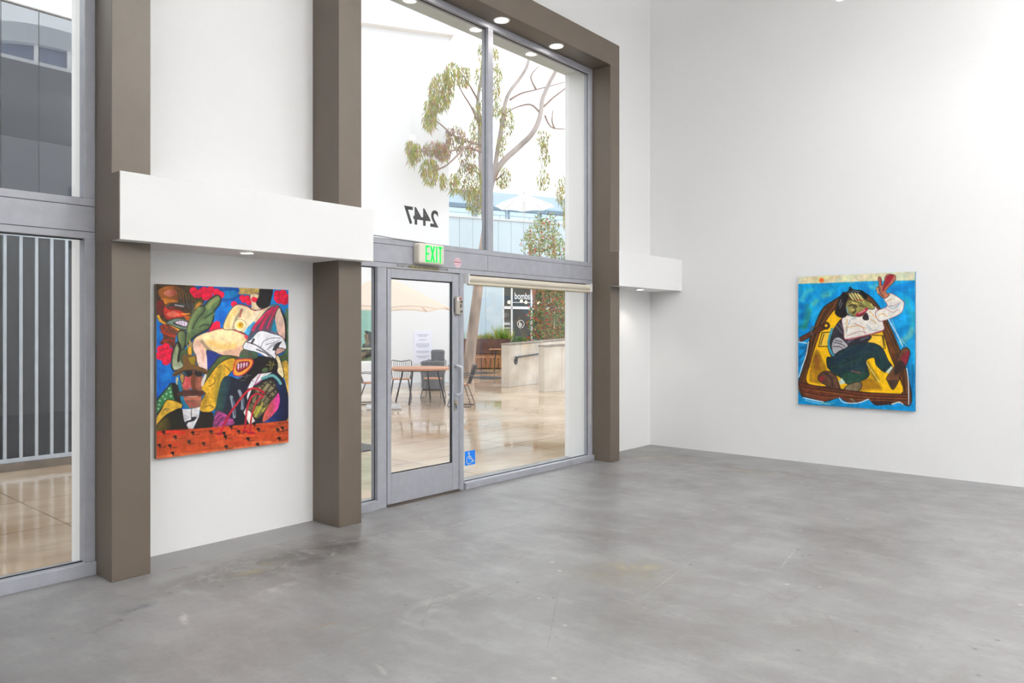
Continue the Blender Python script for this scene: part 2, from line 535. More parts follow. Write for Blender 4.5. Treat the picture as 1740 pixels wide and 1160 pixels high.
# accessibility sticker
M_blue = mat('blue_vinyl', lin((10, 125, 235)), 0.5)
M_stw = mat('white_vinyl', (0.88, 0.88, 0.88), 0.5)
st_ = MB().box(5.233, 5.38, GY - 0.0052, GY - 0.0042, 0.216, 0.357).build('accessibility_sticker', M_blue, w2)
st_['label'] = 'blue square wheelchair access sticker'
ic = MB()
def on_st(u, v): return (5.233 + 0.147 * u, GY - 0.0058, 0.216 + 0.141 * v)
def flat_stroke(mb, pts, wd, y, sx=1.0):
    for (p, q) in zip(pts[:-1], pts[1:]):
        p = Vector((p[0], p[1])); q = Vector((q[0], q[1]))
        d = (q - p).normalized() * wd / 2; nn = Vector((-d.y, d.x))
        p2 = p - d * .6; q2 = q + d * .6
        mb.prism([(p2 + nn)[:], (p2 - nn)[:], (q2 - nn)[:], (q2 + nn)[:]], y, y + 0.0004)
def S(u, v): return (5.233 + 0.147 * u, 0.216 + 0.141 * v)
ys = GY - 0.0060
arc = [S(0.42 + 0.27 * math.cos(t), 0.36 + 0.27 * math.sin(t)) for t in [math.radians(d) for d in range(115, 351, 20)]]
flat_stroke(ic, arc, 0.0095, ys)
flat_stroke(ic, [S(.40, .74), S(.42, .46), S(.66, .46), S(.76, .22), S(.86, .27)], 0.0125, ys)
flat_stroke(ic, [S(.41, .60), S(.62, .60)], 0.009, ys)
ic.prism([S(.385 + .075 * math.cos(k * .524), .85 + .075 * math.sin(k * .524)) for k in range(12)], ys, ys + 0.0004)
ic.build('wheelchair_symbol', M_stw, st_)

# notice strip and octagonal sticker on the transom
strip = MB().box(4.31, 4.975, FI - 0.0012, FI - 0.0002, 2.107, 2.142).build('door_notice_strip', mat('clear_tape', lin((176, 178, 182)), 0.4), w2)
strip['label'] = 'thin notice strip lettered in black above the door'
tx = text_mesh('notice_lettering', 'THIS DOOR TO REMAIN UNLOCKED WHENEVER THE BUILDING IS OCCUPIED', 0.03, M_black, strip, 0.0003, bold=0.0004)
xs = [v.co.x for v in tx.data.vertices]
tx.scale = (0.645 / max(xs), 1, 1.1); tx.location = (4.32, FI - 0.0016, 2.114)
gold = MB().box(4.475, 4.845, FI - 0.0014, FI - 0.0011, 2.108, 2.141).build('gold_backing', mat('dull_gold_tape', lin((172, 164, 128)), 0.4), strip)
octp = [(5.09 + 0.054 * math.cos(math.radians(22.5 + 45 * k)), 2.203 + 0.054 * math.sin(math.radians(22.5 + 45 * k))) for k in range(8)]
oc = MB().prism(octp, FI - 0.0006, FI + 0.0008).build('octagon_sticker', mat('pale_pink_vinyl', lin((222, 212, 218)), 0.5), w2)
oc['label'] = 'small white octagonal sticker with red print'
M_redp = mat('red_print', lin((196, 92, 112)), 0.5)
oi = MB()
ring = [(5.09 + 0.047 * math.cos(math.radians(22.5 + 45 * k)), 2.203 + 0.047 * math.sin(math.radians(22.5 + 45 * k))) for k in range(9)]
flat_stroke(oi, ring, 0.003, FI - 0.0012)
flat_stroke(oi, [(5.052, 2.206), (5.128, 2.206)], 0.011, FI - 0.0012)
for zz, hw in ((2.232, .025), (2.221, .03), (2.186, .03), (2.175, .022)):
    flat_stroke(oi, [(5.09 - hw, zz), (5.09 + hw, zz)], 0.0035, FI - 0.0012)
oi.build('printed_lines', M_redp, oc)

# --- the glazed door
d1 = tag(empty('door_1', (4.215, 5.10, 0)), kind='structure')
DW = 5.118 - 4.217
def dbar(name, x0, x1, z0, z1, y0=0.005, y1=0.05):
    return MB().box(x0, x1, y0, y1, z0, z1).build(name, M_alu, d1, 0.003)
dbar('stile', 0.004, 0.048, 0.018, 2.09)
dbar('stile', DW - 0.098, DW - 0.002, 0.018, 2.09)
dbar('bottom_rail', 0.048, DW - 0.098, 0.018, 0.282)
dbar('top_rail', 0.048, DW - 0.098, 2.012, 2.09)
g = MB().box(0.045, DW - 0.095, 0.03, 0.036, 0.275, 2.02).build('glass_panel', M_glass, d1)
gk = MB()
gk.box(0.048, DW - 0.098, 0.018, 0.029, 2.002, 2.012); gk.box(0.048, DW - 0.098, 0.018, 0.029, 0.282, 0.290)
gk.box(0.048, 0.055, 0.018, 0.029, 0.282, 2.012); gk.box(DW - 0.107, DW - 0.098, 0.018, 0.029, 0.282, 2.012)
gk.build('gasket', M_black, g)
dbar('stop_strip', DW - 0.020, DW - 0.016, 0.02, 2.08, 0.0, 0.006)
hm = mat('satin_aluminium_handle', lin((205, 208, 214)), 0.35, metal=0.3)
for sy, nm in ((-1, 'inner_pull_handle'), (1, 'outer_pull_handle')):
    y_in = 0.005 if sy < 0 else 0.05
    yy = y_in + sy * 0.055
    hx = DW - 0.062
    pts = [(hx, y_in, 1.205), (hx, yy * .75 + y_in * .25, 1.212), (hx + .028, yy, 1.196), (hx + .034, yy, 1.16), (hx + .034, yy, 0.98),
           (hx + .028, yy, 0.945), (hx, yy * .75 + y_in * .25, 0.93), (hx, y_in, 0.937)]
    MB().tube(pts, 0.0135, 10).build(nm, hm, d1, smooth=True)
lk = MB().box(DW - 0.085, DW - 0.045, -0.004, 0.006, 0.775, 0.885).build('lock_plate', mat('brushed_steel', lin((165, 165, 160)), 0.35, metal=0.8), d1, 0.004)
MB().tube([(DW - .065, -0.018, .85), (DW - .065, -0.004, .85)], 0.013, 12).build('lock_cylinder', mat('brass_tone', lin((190, 170, 120)), .35, metal=.8), lk)
MB().tube([(DW - .068, -0.014, .845), (DW - .068, -0.020, .80)], 0.006, 8).build('key', mat('steel_key', lin((120, 130, 150)), .35, metal=.8), lk)
for zz in (0.17, 1.93):
    MB().box(DW - 0.012, DW + 0.004, -0.006, 0.006, zz - .035, zz + .035).build('hinge', M_alu, d1)

# --- exit sign
ex = tag(empty('exit_sign', (4.52, FI, 2.155)), 'lit cream exit sign with green letters above the glass door', 'sign')
M_cream = mat('cream_plastic', lin((228, 222, 208)), 0.45)
MB().box(0.0, 0.315, -0.085, -0.0, 0.0, 0.185).build('housing', M_cream, ex, bevel=0.018)
M_green = mat('green_lit_letters', lin((0, 205, 70)), 0.4, emit=lin((0, 225, 80)), estr=0.9)
le = MB()
yy0, yy1 = -0.0875, -0.084
def bar(u0, u1, v0, v1): le.box(0.085 + u0, 0.085 + u1, yy0, yy1, 0.03 + v0, 0.03 + v1)
def sl(p, q, wd):
    le.prism([(0.085 + p[0] - wd / 2, 0.03 + p[1]), (0.085 + p[0] + wd / 2, 0.03 + p[1]), (0.085 + q[0] + wd / 2, 0.03 + q[1]), (0.085 + q[0] - wd / 2, 0.03 + q[1])], yy0, yy1)
bar(0, .014, 0, .13); bar(.014, .042, 0, .016); bar(.014, .042, .114, .13); bar(.014, .038, .057, .073)
sl((.056, 0), (.094, .13), .016); sl((.094, 0), (.056, .13), .016)
bar(.112, .127, 0, .13)
bar(.152, .167, 0, .13); bar(.138, .181, .114, .13)
lt = le.build('letters', M_green, ex)
lt.scale = (1.16, 1, 1.16); lt.location = (-.024, 0, -.018)

# --- key box on the door post
kb = tag(empty('door_alarm_box', (5.035, FI - 0.03, 1.70)), 'small beige alarm box on the edge of the glass door', 'box')
M_beige = mat('beige_metal', lin((172, 166, 156)), 0.45)
MB().box(0, 0.078, -0.012, 0.024, 0, 0.175).build('case', M_beige, kb, bevel=0.008)
MB().box(0.008, 0.03, -0.014, -0.011, 0.13, 0.165).build('paper_label', M_white, kb)
MB().box(0.038, 0.068, -0.014, -0.011, 0.15, 0.162).build('red_label', mat('red_label', lin((190, 60, 70)), .5), kb)
MB().box(0.045, 0.070, -0.015, -0.011, 0.07, 0.10).build('slot_plate', mat('dark_bronze', lin((96, 88, 78)), .4), kb)
for zz in (0.03, 0.125):
    MB().tube([(0.062, -0.022, zz), (0.062, -0.01, zz)], 0.011, 12).build('key_switch', mat('dark_bronze'), kb)
MB().box(0.0, 0.078, 0.012, 0.0305, 0.02, 0.155).build('mounting_plate', M_alud, kb)

# --- roller blind
rb = tag(empty('roller_blind', (5.178, 5.045, 2.0)), 'cream roller blind rolled up above the fixed glass pane', 'blind')
M_blind = mat('cream_blind_cloth', lin((214, 206, 190)), 0.8, noise=0.06, nscale=4)
MB().tube([(0.012, 0.045, 0.052), (2.075, 0.045, 0.052)], 0.033, 18).build('fabric_roll', M_blind, rb, smooth=False)
MB().box(0.014, 2.073, 0.03, 0.034, -0.004, 0.03).build('cloth_hem', M_blind, rb)
MB().tube([(0.014, 0.032, -0.004), (2.073, 0.032, -0.004)], 0.007, 8).build('hem_bar', mat('olive_hem', lin((150, 140, 112)), .7), rb)
for xx in (0.0, 2.073):
    MB().box(xx, xx + 0.016, 0.0, 0.09, 0.005, 0.098).build('bracket', M_white, rb, 0.003)
M_chain = mat('bead_chain', lin((206, 190, 186)), 0.4)
zt = 0.05
ch = [(2.077, 0.022, zt), (2.077, 0.018, -1.55), (2.077, 0.034, -1.575), (2.077, 0.05, -1.55), (2.077, 0.05, zt)]
MB().tube(ch, 0.0028, 6).build('chain', M_chain, rb)

# wire running along the transom top
MB_w = MB().tube([(3.80, FI - .006, 2.362), (3.95, FI - .01, 2.366), (4.12, FI - .01, 2.368), (4.3, FI - .008, 2.360), (4.5, FI - .008, 2.358), (4.66, FI - .012, 2.352)], 0.005, 6)
tag(MB_w.build('exit_sign_cable', mat('grey_cable', lin((140, 140, 146)), .5), smooth=True), 'thin grey cable along the transom, left of the exit sign', 'cable')

# ------------------------------------------------------------------ added unseen fill lamps that brighten the room
M_fill_lamp = mat('fill_lamp_diffuser', (1, 1, 1), 0.5, emit=(1.0, 0.993, 0.98), estr=FILL_DOWN)
fill_lamp_spots = [(4.0, 1.2), (7.4, -0.5), (-2.2, -1.0), (4.6, -1.0), (-2.0, -3.2), (2.0, -3.2), (5.3, -3.2), (-1.8, -4.9), (2.4, -4.9), (5.8, -4.9)]
for i, (x, y) in enumerate(fill_lamp_spots):
    t = tag(empty('fill_lamp', (x, y, ZC)), 'added long white fill lamp, unseen below the gallery ceiling', 'lamp', 'added fill lamps of the gallery')
    MB().box(-0.11, 0.11, -0.45, 0.45, -0.57, -0.50).build('housing', M_white, t, 0.005)
    MB().box(-0.095, 0.095, -0.43, 0.43, -0.582, -0.569).build('diffuser', M_fill_lamp, t)
    MB().box(-0.095, 0.095, -0.43, 0.43, -0.501, -0.49).build('fill_uplight', mat('fill_uplight', (1, 1, 1), 0.5, emit=(1.0, 0.993, 0.98), estr=FILL_UP), t)  # added upward glow, spreads fill light evenly off the ceiling
    for yy in (-.35, .35):
        MB().tube([(0, yy, -.5), (0, yy, 0)], .006, 6).build('drop_rod', M_white, t)
# spotlights hung on rods before the right wall
TX = 7.9
for (yy, zl, lb) in ((2.44, 4.90, 'white hanging spotlight above the boat painting, left of two at the photo top'),
                     (1.367, 4.62, 'white hanging spotlight above the right wall, right of two at the photo top')):
    t = tag(empty('hanging_spotlight', (TX, yy, ZC)), lb, 'spotlight', 'hanging spotlights')
    dz = zl - ZC
    MB().tube([(0, 0, 0.0), (0, 0, dz + .13)], 0.012, 10).build('rod', M_white, t)
    MB().tube([(0, 0, dz + .14), (0, 0, dz + .03)], [0.04, 0.052], 20).build('lamp_head', M_white, t)
    MB().lathe([(.045, dz + .03), (.044, dz + .018), (.03, dz + .004), (.008, dz)], n=20).build('lens', mat('spot_lens', (1, 1, 1), .5, emit=(1, 1, 1), estr=4), t)
    ld = bpy.data.lights.new('spot', 'SPOT'); ld.energy = 6; ld.spot_size = math.radians(165); ld.spot_blend = 1.0; ld.shadow_soft_size = 0.05
    lo = bpy.data.objects.new('bulb_light', ld); C.objects.link(lo); lo.parent = t
    lo.location = (0, 0, dz - .02)

# ------------------------------------------------------------------ the two paintings (colour per vertex of a fine canvas grid)
def homography(src, dst):
    A = []; B = []
    for (x, y), (u, v) in zip(src, dst):
        A.append([x, y, 1, 0, 0, 0, -u * x, -u * y]); B.append(u)
        A.append([0, 0, 0, x, y, 1, -v * x, -v * y]); B.append(v)
    h = np.linalg.solve(np.array(A, float), np.array(B, float))
    return np.append(h, 1).reshape(3, 3)

def fractal(W, Hh, sx, sy, seed):
    r = np.random.default_rng(seed)
    out = np.zeros((Hh, W)); amp = 1.0; tot = 0
    for o_ in range(4):
        nx = max(2, int(W / (sx / 2 ** o_)) + 2); ny = max(2, int(Hh / (sy / 2 ** o_)) + 2)
        gr = r.random((ny, nx))
        xi = np.linspace(0, nx - 1.001, W); yi = np.linspace(0, ny - 1.001, Hh)
        x0 = xi.astype(int); y0 = yi.astype(int); fx = xi - x0; fy = (yi - y0)[:, None]
        fx = fx * fx * (3 - 2 * fx); fy = fy * fy * (3 - 2 * fy)
        a = gr[y0][:, x0]; b = gr[y0][:, x0 + 1]; c = gr[y0 + 1][:, x0]; d = gr[y0 + 1][:, x0 + 1]
        out += amp * ((a * (1 - fx) + b * fx) * (1 - fy) + (c * (1 - fx) + d * fx) * fy)
        tot += amp; amp *= 0.55
    return out / tot - 0.5

class Canvas:
    def __init__(self, W, Hh, corners, frames):
        self.W, self.H, self.fr = W, Hh, frames
        u, v = np.meshgrid(np.linspace(0, 1, W), np.linspace(0, 1, Hh))
        Hm = homography([(0, 0), (1, 0), (1, 1), (0, 1)], corners)
        q = Hm @ np.stack([u.ravel(), v.ravel(), np.ones(u.size)])
        self.X = (q[0] / q[2]).reshape(Hh, W); self.Y = (q[1] / q[2]).reshape(Hh, W)
        self.img = np.zeros((Hh, W, 3))
        self.n1 = fractal(W, Hh, 26, 26, 1); self.n2 = fractal(W, Hh, 9, 30, 2); self.n3 = fractal(W, Hh, 40, 7, 3)
        self.n4 = fractal(W, Hh, 7, 7, 4)
    def tr(self, k, pts):
        ox, oy, s = self.fr[k]
        return np.array([(ox + x / s, oy + y / s) for x, y in pts], float)
    @staticmethod
    def spline(p, closed=True, n=5):
        if len(p) < 3: return p
        out = []
        k = len(p)
        rngk = range(k) if closed else range(k - 1)
        for i in rngk:
            if closed: p0, p1, p2, p3 = p[i - 1], p[i], p[(i + 1) % k], p[(i + 2) % k]
            else: p0, p1, p2, p3 = p[max(i - 1, 0)], p[i], p[i + 1], p[min(i + 2, k - 1)]
            for j in range(n):
                t = j / n
                out.append(0.5 * ((2 * p1) + (-p0 + p2) * t + (2 * p0 - 5 * p1 + 4 * p2 - p3) * t * t + (-p0 + 3 * p1 - 3 * p2 + p3) * t ** 3))
        if not closed: out.append(p[-1])
        return np.array(out)
    def region(self, p, pad):
        x0, y0 = p.min(0) - pad; x1, y1 = p.max(0) + pad
        m = (self.X >= x0) & (self.X <= x1) & (self.Y >= y0) & (self.Y <= y1)
        ys, xs = np.where(m)
        if len(ys) == 0: return None
        return slice(ys.min(), ys.max() + 1), slice(xs.min(), xs.max() + 1)
    def segdist(self, X, Y, p, closed):
        d = np.full(X.shape, 1e9)
        k = len(p)
        for i in range(k if closed else k - 1):
            a = p[i]; b = p[(i + 1) % k]
            ab = b - a; L2 = (ab ** 2).sum() + 1e-9
            t = np.clip(((X - a[0]) * ab[0] + (Y - a[1]) * ab[1]) / L2, 0, 1)
            d = np.minimum(d, (X - a[0] - t * ab[0]) ** 2 + (Y - a[1] - t * ab[1]) ** 2)
        return np.sqrt(d)
    def blend(self, sl, al, col):
        c = np.array(col, float)
        self.img[sl] = self.img[sl] * (1 - al[..., None]) + c * al[..., None] if c.ndim == 1 else self.img[sl] * (1 - al[..., None]) + c * al[..., None]
    def shade(self, sl, col, amp=0.22):
        c = np.array(col, float)
        k = 1 + amp * (self.n1[sl] + self.n4[sl] * 0.6 + self.n2[sl] * 0.5)
        return np.clip(c[None, None] * k[..., None], 0, 255)
    def poly(self, k, pts, col, smooth=True, aa=0.6, edge=None, ew=3.0, amp=0.22, to=None, ang=0.0, op=1.0):
        p = self.tr(k, pts)
        if smooth: p = self.spline(p)
        sl = self.region(p, 2 + ew)
        if sl is None: return
        X, Y = self.X[sl], self.Y[sl]
        ins = np.zeros(X.shape, bool)
        n = len(p)
        for i in range(n):
            a = p[i]; b = p[i - 1]
            cnd = (a[1] > Y) != (b[1] > Y)
            with np.errstate(divide='ignore', invalid='ignore'):
                ins ^= cnd & (X < (b[0] - a[0]) * (Y - a[1]) / (b[1] - a[1] + 1e-12) + a[0])
        d = self.segdist(X, Y, p, True)
        sd = np.where(ins, d, -d)
        al = np.clip(0.5 + sd / (2 * aa), 0, 1) * op
        c = self.shade(sl, col, amp)
        if to is not None:
            t = X * math.cos(ang) + Y * math.sin(ang)
            tt = p[:, 0] * math.cos(ang) + p[:, 1] * math.sin(ang)
            f = np.clip((t - tt.min()) / (tt.max() - tt.min() + 1e-6), 0, 1)
            f = np.clip(f + self.n2[sl] * 0.5, 0, 1)
            c = c * (1 - f[..., None]) + self.shade(sl, to, amp) * f[..., None]
        self.blend(sl, al, c)
        if edge is not None:
            e = np.clip(1 - np.abs(sd + ew * 0.1) / ew, 0, 1) ** 0.8 * op
            self.blend(sl, np.clip(e, 0, 1), self.shade(sl, edge, 0.2))
    def line(self, k, pts, wd, col, op=1.0, smooth=True, soft=0.6, amp=0.2):
        p = self.tr(k, pts); w_ = wd / self.fr[k][2] / 2
        if smooth: p = self.spline(p, False)
        sl = self.region(p, w_ + 2)
        if sl is None: return
        d = self.segdist(self.X[sl], self.Y[sl], p, False)
        al = np.clip(0.5 + (w_ - d) / (2 * soft), 0, 1) * op
        self.blend(sl, al, self.shade(sl, col, amp))
    def lines(self, k, lst, wd, col, **kw):
        for q in lst: self.line(k, q, wd, col, **kw)
    def disc(self, k, c, r, col, **kw):
        ry = kw.pop('ry', r)
        self.poly(k, [(c[0] + r * math.cos(t * .785), c[1] + ry * math.sin(t * .785)) for t in range(8)], col, **kw)
    def roses(self, k, cs, r):
        for i, c in enumerate(cs):
            self.disc(k, c, r, (226, 16, 58), amp=0.15)
        for i, c in enumerate(cs):
            self.disc(k, (c[0] + 6, c[1] + 8), r * .6, (186, 22, 52), amp=0.3, op=.75)
            self.disc(k, (c[0] - 8, c[1] - 6), r * .4, (236, 30, 70), amp=0.2, op=.7)
    def mesh(self, name, m, parent, fn):
        W, Hh = self.W, self.H
        u, v = np.meshgrid(np.linspace(0, 1, W), np.linspace(0, 1, Hh))
        co = fn(u.ravel(), v.ravel())
        idx = np.arange(W * Hh).reshape(Hh, W)
        q = np.stack([idx[:-1, :-1], idx[1:, :-1], idx[1:, 1:], idx[:-1, 1:]], -1).reshape(-1, 4)
        me = bpy.data.meshes.new(name)
        me.vertices.add(W * Hh); me.vertices.foreach_set('co', co.astype(np.float32).ravel())
        me.loops.add(q.size); me.loops.foreach_set('vertex_index', q.astype(np.int32).ravel())
        me.polygons.add(len(q)); me.polygons.foreach_set('loop_start', np.arange(0, q.size, 4, dtype=np.int32))
        me.update(calc_edges=True)
        self.img *= (1 + .12 * self.n4 + .10 * self.n2 + .08 * self.n3)[..., None]
        s = np.clip(self.img.reshape(-1, 3) / 255, 0, 1)
        l = np.where(s <= 0.04045, s / 12.92, ((s + 0.055) / 1.055) ** 2.4)
        at = me.color_attributes.new('paint', 'FLOAT_COLOR', 'POINT')
        at.data.foreach_set('color', np.concatenate([l, np.ones((len(l), 1))], 1).astype(np.float32).ravel())
        me.materials.append(m)
        o = bpy.data.objects.new(name, me); C.objects.link(o); o.parent = parent
        return o

pm = bpy.data.materials.new('oil_paint'); pm.use_nodes = True
nt = pm.node_tree; b = nt.nodes['Principled BSDF']
atn = nt.nodes.new('ShaderNodeVertexColor'); atn.layer_name = 'paint'
nt.links.new(atn.outputs[0], b.inputs['Base Color'])
b.inputs['Roughness'].default_value = 0.5
b.inputs['Specular IOR Level'].default_value = 0.25
nz = nt.nodes.new('ShaderNodeTexNoise'); nz.inputs['Scale'].default_value = 70; nz.inputs['Detail'].default_value = 5
tcn = nt.nodes.new('ShaderNodeTexCoord'); nt.links.new(tcn.outputs['Object'], nz.inputs['Vector'])
bpn = nt.nodes.new('ShaderNodeBump'); bpn.inputs['Strength'].default_value = 0.15; bpn.inputs['Distance'].default_value = 0.004
nt.links.new(nz.outputs['Fac'], bpn.inputs['Height']); nt.links.new(bpn.outputs[0], b.inputs['Normal'])
M_linen = mat('raw_linen_edge', lin((150, 140, 128)), 0.9, noise=0.1, nscale=60)

# ---- painting 1: crowd of figures behind a red board
fr1 = {'Z': (255, 470, 3.625), 'a': (260, 475, 7.25), 'b': (375, 475, 7.25), 'c': (260, 625, 7.25), 'd': (375, 625, 7.25)}
K = Canvas(330, 385, [(269, 480.8), (489.8, 492.2), (488.4, 751.6), (269.7, 777.8)], fr1)
BK = (20, 17, 16)
f = np.clip(0.5 + 1.6 * K.n1 + .8 * K.n2, 0, 1)[..., None]
K.img[:] = np.array((8, 70, 160)) * (1 - f) + np.array((10, 128, 205)) * f
K.poly('Z', [(250, 60), (500, 60), (560, 90), (540, 130), (430, 150), (440, 100)], (25, 60, 130), op=.6)
K.poly('b', [(20, 150), (180, 130), (200, 200), (60, 230)], (10, 130, 190), op=.8)
K.poly('b', [(640, 130), (830, 130), (830, 420), (720, 330), (600, 310)], (15, 125, 195), op=.8)
# head, upper left
K.poly('a', [(65, 30), (300, 40), (480, 50), (560, 110), (650, 230), (600, 320), (520, 400), (470, 500), (430, 620), (300, 630), (150, 545), (75, 470), (60, 300)], (58, 42, 24), amp=.6)
K.poly('a', [(85, 130), (180, 75), (320, 75), (400, 150), (340, 240), (200, 270), (130, 230)], (168, 96, 34), to=(104, 58, 28), ang=.4, amp=.5)
K.poly('a', [(150, 160), (220, 115), (310, 140), (300, 180), (220, 200)], (206, 128, 110), to=(150, 70, 50), amp=.4)
K.poly('a', [(120, 220), (250, 240), (330, 260), (180, 330), (130, 330)], (172, 104, 32), amp=.5)
K.poly('a', [(65, 260), (120, 245), (160, 300), (140, 390), (175, 430), (120, 450), (66, 400)], (118, 30, 26), to=(70, 26, 18), ang=1.2, edge=BK, ew=1.2, amp=.6)
K.poly('a', [(150, 350), (230, 318), (340, 370), (430, 430), (330, 462), (190, 480)], (172, 42, 34), amp=.5)
K.poly('a', [(180, 420), (270, 380), (355, 430), (240, 455)], (208, 98, 76), amp=.3)
K.lines('a', [[(140, 330), (230, 285), (340, 290)], [(230, 320), (330, 335), (460, 370)], [(210, 350), (330, 360), (430, 400)]], 22, (62, 34, 24), op=.8)
K.line('a', [(200, 330), (270, 296), (380, 312), (405, 330)], 30, (40, 42, 44))
K.line('a', [(290, 305), (390, 322)], 14, (176, 178, 190))
for i in range(16):
    x = 300 + i * 16
    K.line('a', [(x - 10, 90 + (i % 3) * 18), (x + 30, 150), (x + 40 + i * 3, 240 + (i % 4) * 20)], 10, [(36, 34, 24), (96, 86, 34), (28, 30, 26), (120, 74, 28)][i % 4], op=.9)
for i in range(9):
    K.line('a', [(340 + i * 20, 250 + (i % 3) * 20), (400 + i * 14, 300 + i * 10)], 16, [(26, 30, 32), (52, 44, 34), (70, 74, 80)][i % 3], op=.8)
K.poly('a', [(525, 380), (540, 300), (590, 265), (605, 300), (570, 350)], (196, 122, 34), edge=(110, 90, 30), ew=1.4)
K.lines('a', [[(520, 300), (560, 262), (600, 262)], [(500, 380), (500, 450)]], 12, (70, 92, 34))
K.line('a', [(370, 420), (460, 415)], 18, (206, 140, 46))
K.poly('a', [(400, 440), (480, 450), (450, 520)], (168, 84, 26))
K.line('a', [(85, 440), (130, 510), (220, 555), (330, 610)], 26, (206, 142, 36))
K.line('a', [(90, 440), (110, 500)], 28, (226, 170, 40))
K.poly('a', [(185, 525), (280, 475), (380, 478), (455, 525), (430, 608), (330, 590), (255, 555)], (104, 128, 112), edge=(40, 44, 36), ew=1.5)
K.poly('a', [(260, 530), (370, 492), (450, 530), (425, 582), (340, 566)], (34, 28, 34))
K.poly('a', [(290, 522), (370, 497), (448, 530), (420, 572), (350, 552)], (206, 194, 214), amp=.4, edge=(90, 60, 80), ew=.8)
K.lines('a', [[(330, 515), (345, 548)], [(365, 505), (375, 560)], [(400, 510), (405, 568)]], 5, (120, 90, 110))
K.poly('a', [(105, 570), (200, 545), (320, 625), (300, 700), (280, 850), (210, 800), (105, 785), (150, 700)], (92, 40, 26), amp=.9)
K.lines('a', [[(130, 590), (180, 660), (290, 690)], [(110, 640), (170, 650), (250, 700)], [(150, 760), (220, 730), (270, 760)], [(120, 580), (160, 560), (200, 590)]], 14, (176, 50, 26), op=.8)
K.lines('a', [[(210, 610), (290, 640)], [(180, 700), (280, 720)]], 22, (70, 50, 30), op=.8)
# roses
K.roses('a', [(510, 130), (570, 175), (640, 125), (720, 120), (790, 150), (660, 205), (600, 150), (840, 180), (540, 170), (700, 190)], 46)
K.roses('a', [(760, 560), (800, 575), (740, 600), (800, 540)], 36)
K.roses('a', [(120, 850), (180, 825), (222, 880), (130, 940), (190, 960), (100, 930), (180, 1000), (225, 970), (150, 900)], 48)
K.roses('b', [(270, 220), (330, 225), (410, 240), (435, 245), (350, 275), (290, 248)], 36)
K.roses('b', [(170, 298)], 38)
K.roses('b', [(700, 175), (765, 165), (795, 215), (720, 250), (785, 265), (700, 225)], 46)
K.roses('b', [(5, 185)], 34)
# green gloved hand
GR = (78, 98, 62)
K.poly('a', [(430, 640), (450, 540), (500, 430), (580, 330), (640, 312), (720, 230), (800, 190), (838, 220), (830, 290), (770, 370), (752, 420), (750, 490), (700, 595), (610, 645), (520, 700), (450, 780), (390, 850), (370, 960), (410, 720)], GR, edge=BK, ew=2.0, amp=.3)
K.line('a', [(575, 350), (500, 470), (455, 620)], 50, (116, 132, 82), op=.9, soft=2)
K.line('a', [(800, 225), (740, 270), (690, 330)], 52, (128, 140, 86), op=.9, soft=2)
K.line('a', [(740, 420), (640, 500), (560, 580)], 60, (88, 112, 72), op=.9, soft=2)
K.lines('a', [[(640, 320), (640, 380), (560, 480), (500, 600)], [(745, 400), (650, 470)], [(700, 555), (640, 550), (585, 580)]], 14, (28, 36, 26))
K.poly('a', [(320, 660), (375, 622), (415, 660), (412, 780), (380, 860), (340, 800)], (120, 128, 80), to=(62, 80, 52), ang=0, edge=BK, ew=1.4)
K.poly('a', [(262, 900), (318, 765), (358, 830), (350, 960), (395, 1060), (290, 1115), (250, 1050)], (110, 122, 84), to=(168, 176, 150), ang=1.57, edge=BK, ew=2.0)
K.line('a', [(330, 780), (350, 850), (335, 930), (330, 1000)], 26, BK)
K.poly('a', [(360, 880), (470, 820), (520, 800), (530, 900), (400, 930), (400, 1040), (350, 980)], (60, 76, 48))
# shoulder and arm
FL = (240, 212, 160)
K.poly('Z', [(268, 430), (290, 370), (400, 325), (470, 318), (560, 342), (605, 375), (595, 430), (565, 485), (530, 498), (450, 482), (370, 450), (352, 462), (362, 520), (356, 590), (305, 550), (285, 480)], FL, edge=(60, 40, 34), ew=1.2, amp=.15)
K.poly('Z', [(420, 470), (520, 440), (570, 425), (550, 492), (470, 482)], (222, 172, 150), op=.9, amp=.2)
K.line('Z', [(370, 400), (440, 430), (520, 425)], 34, (238, 186, 96), op=.7, soft=4)
K.line('Z', [(330, 380), (440, 355), (560, 370)], 30, (246, 226, 176), op=.8, soft=4)
K.poly('Z', [(272, 420), (300, 385), (335, 410), (350, 470), (360, 540), (352, 592), (318, 560), (292, 500)], (236, 196, 170), to=(236, 208, 204), ang=1.57, amp=.25)
K.line('Z', [(300, 400), (325, 440), (335, 520)], 14, (214, 150, 128), op=.6, soft=2)
K.line('Z', [(325, 395), (350, 430), (375, 455)], 18, (120, 96, 76), op=.7, soft=2)
K.line('Z', [(268, 430), (275, 460), (290, 485)], 8, (90, 84, 70))
K.line('Z', [(360, 340), (430, 320), (500, 322), (560, 345), (600, 365)], 7, (168, 52, 66))
K.poly('a', [(445, 850), (480, 830), (488, 920), (455, 925)], (226, 164, 34))
K.lines('a', [[(450, 840), (440, 800)], [(465, 835), (470, 745)], [(480, 840), (490, 770)]], 12, (220, 160, 30))
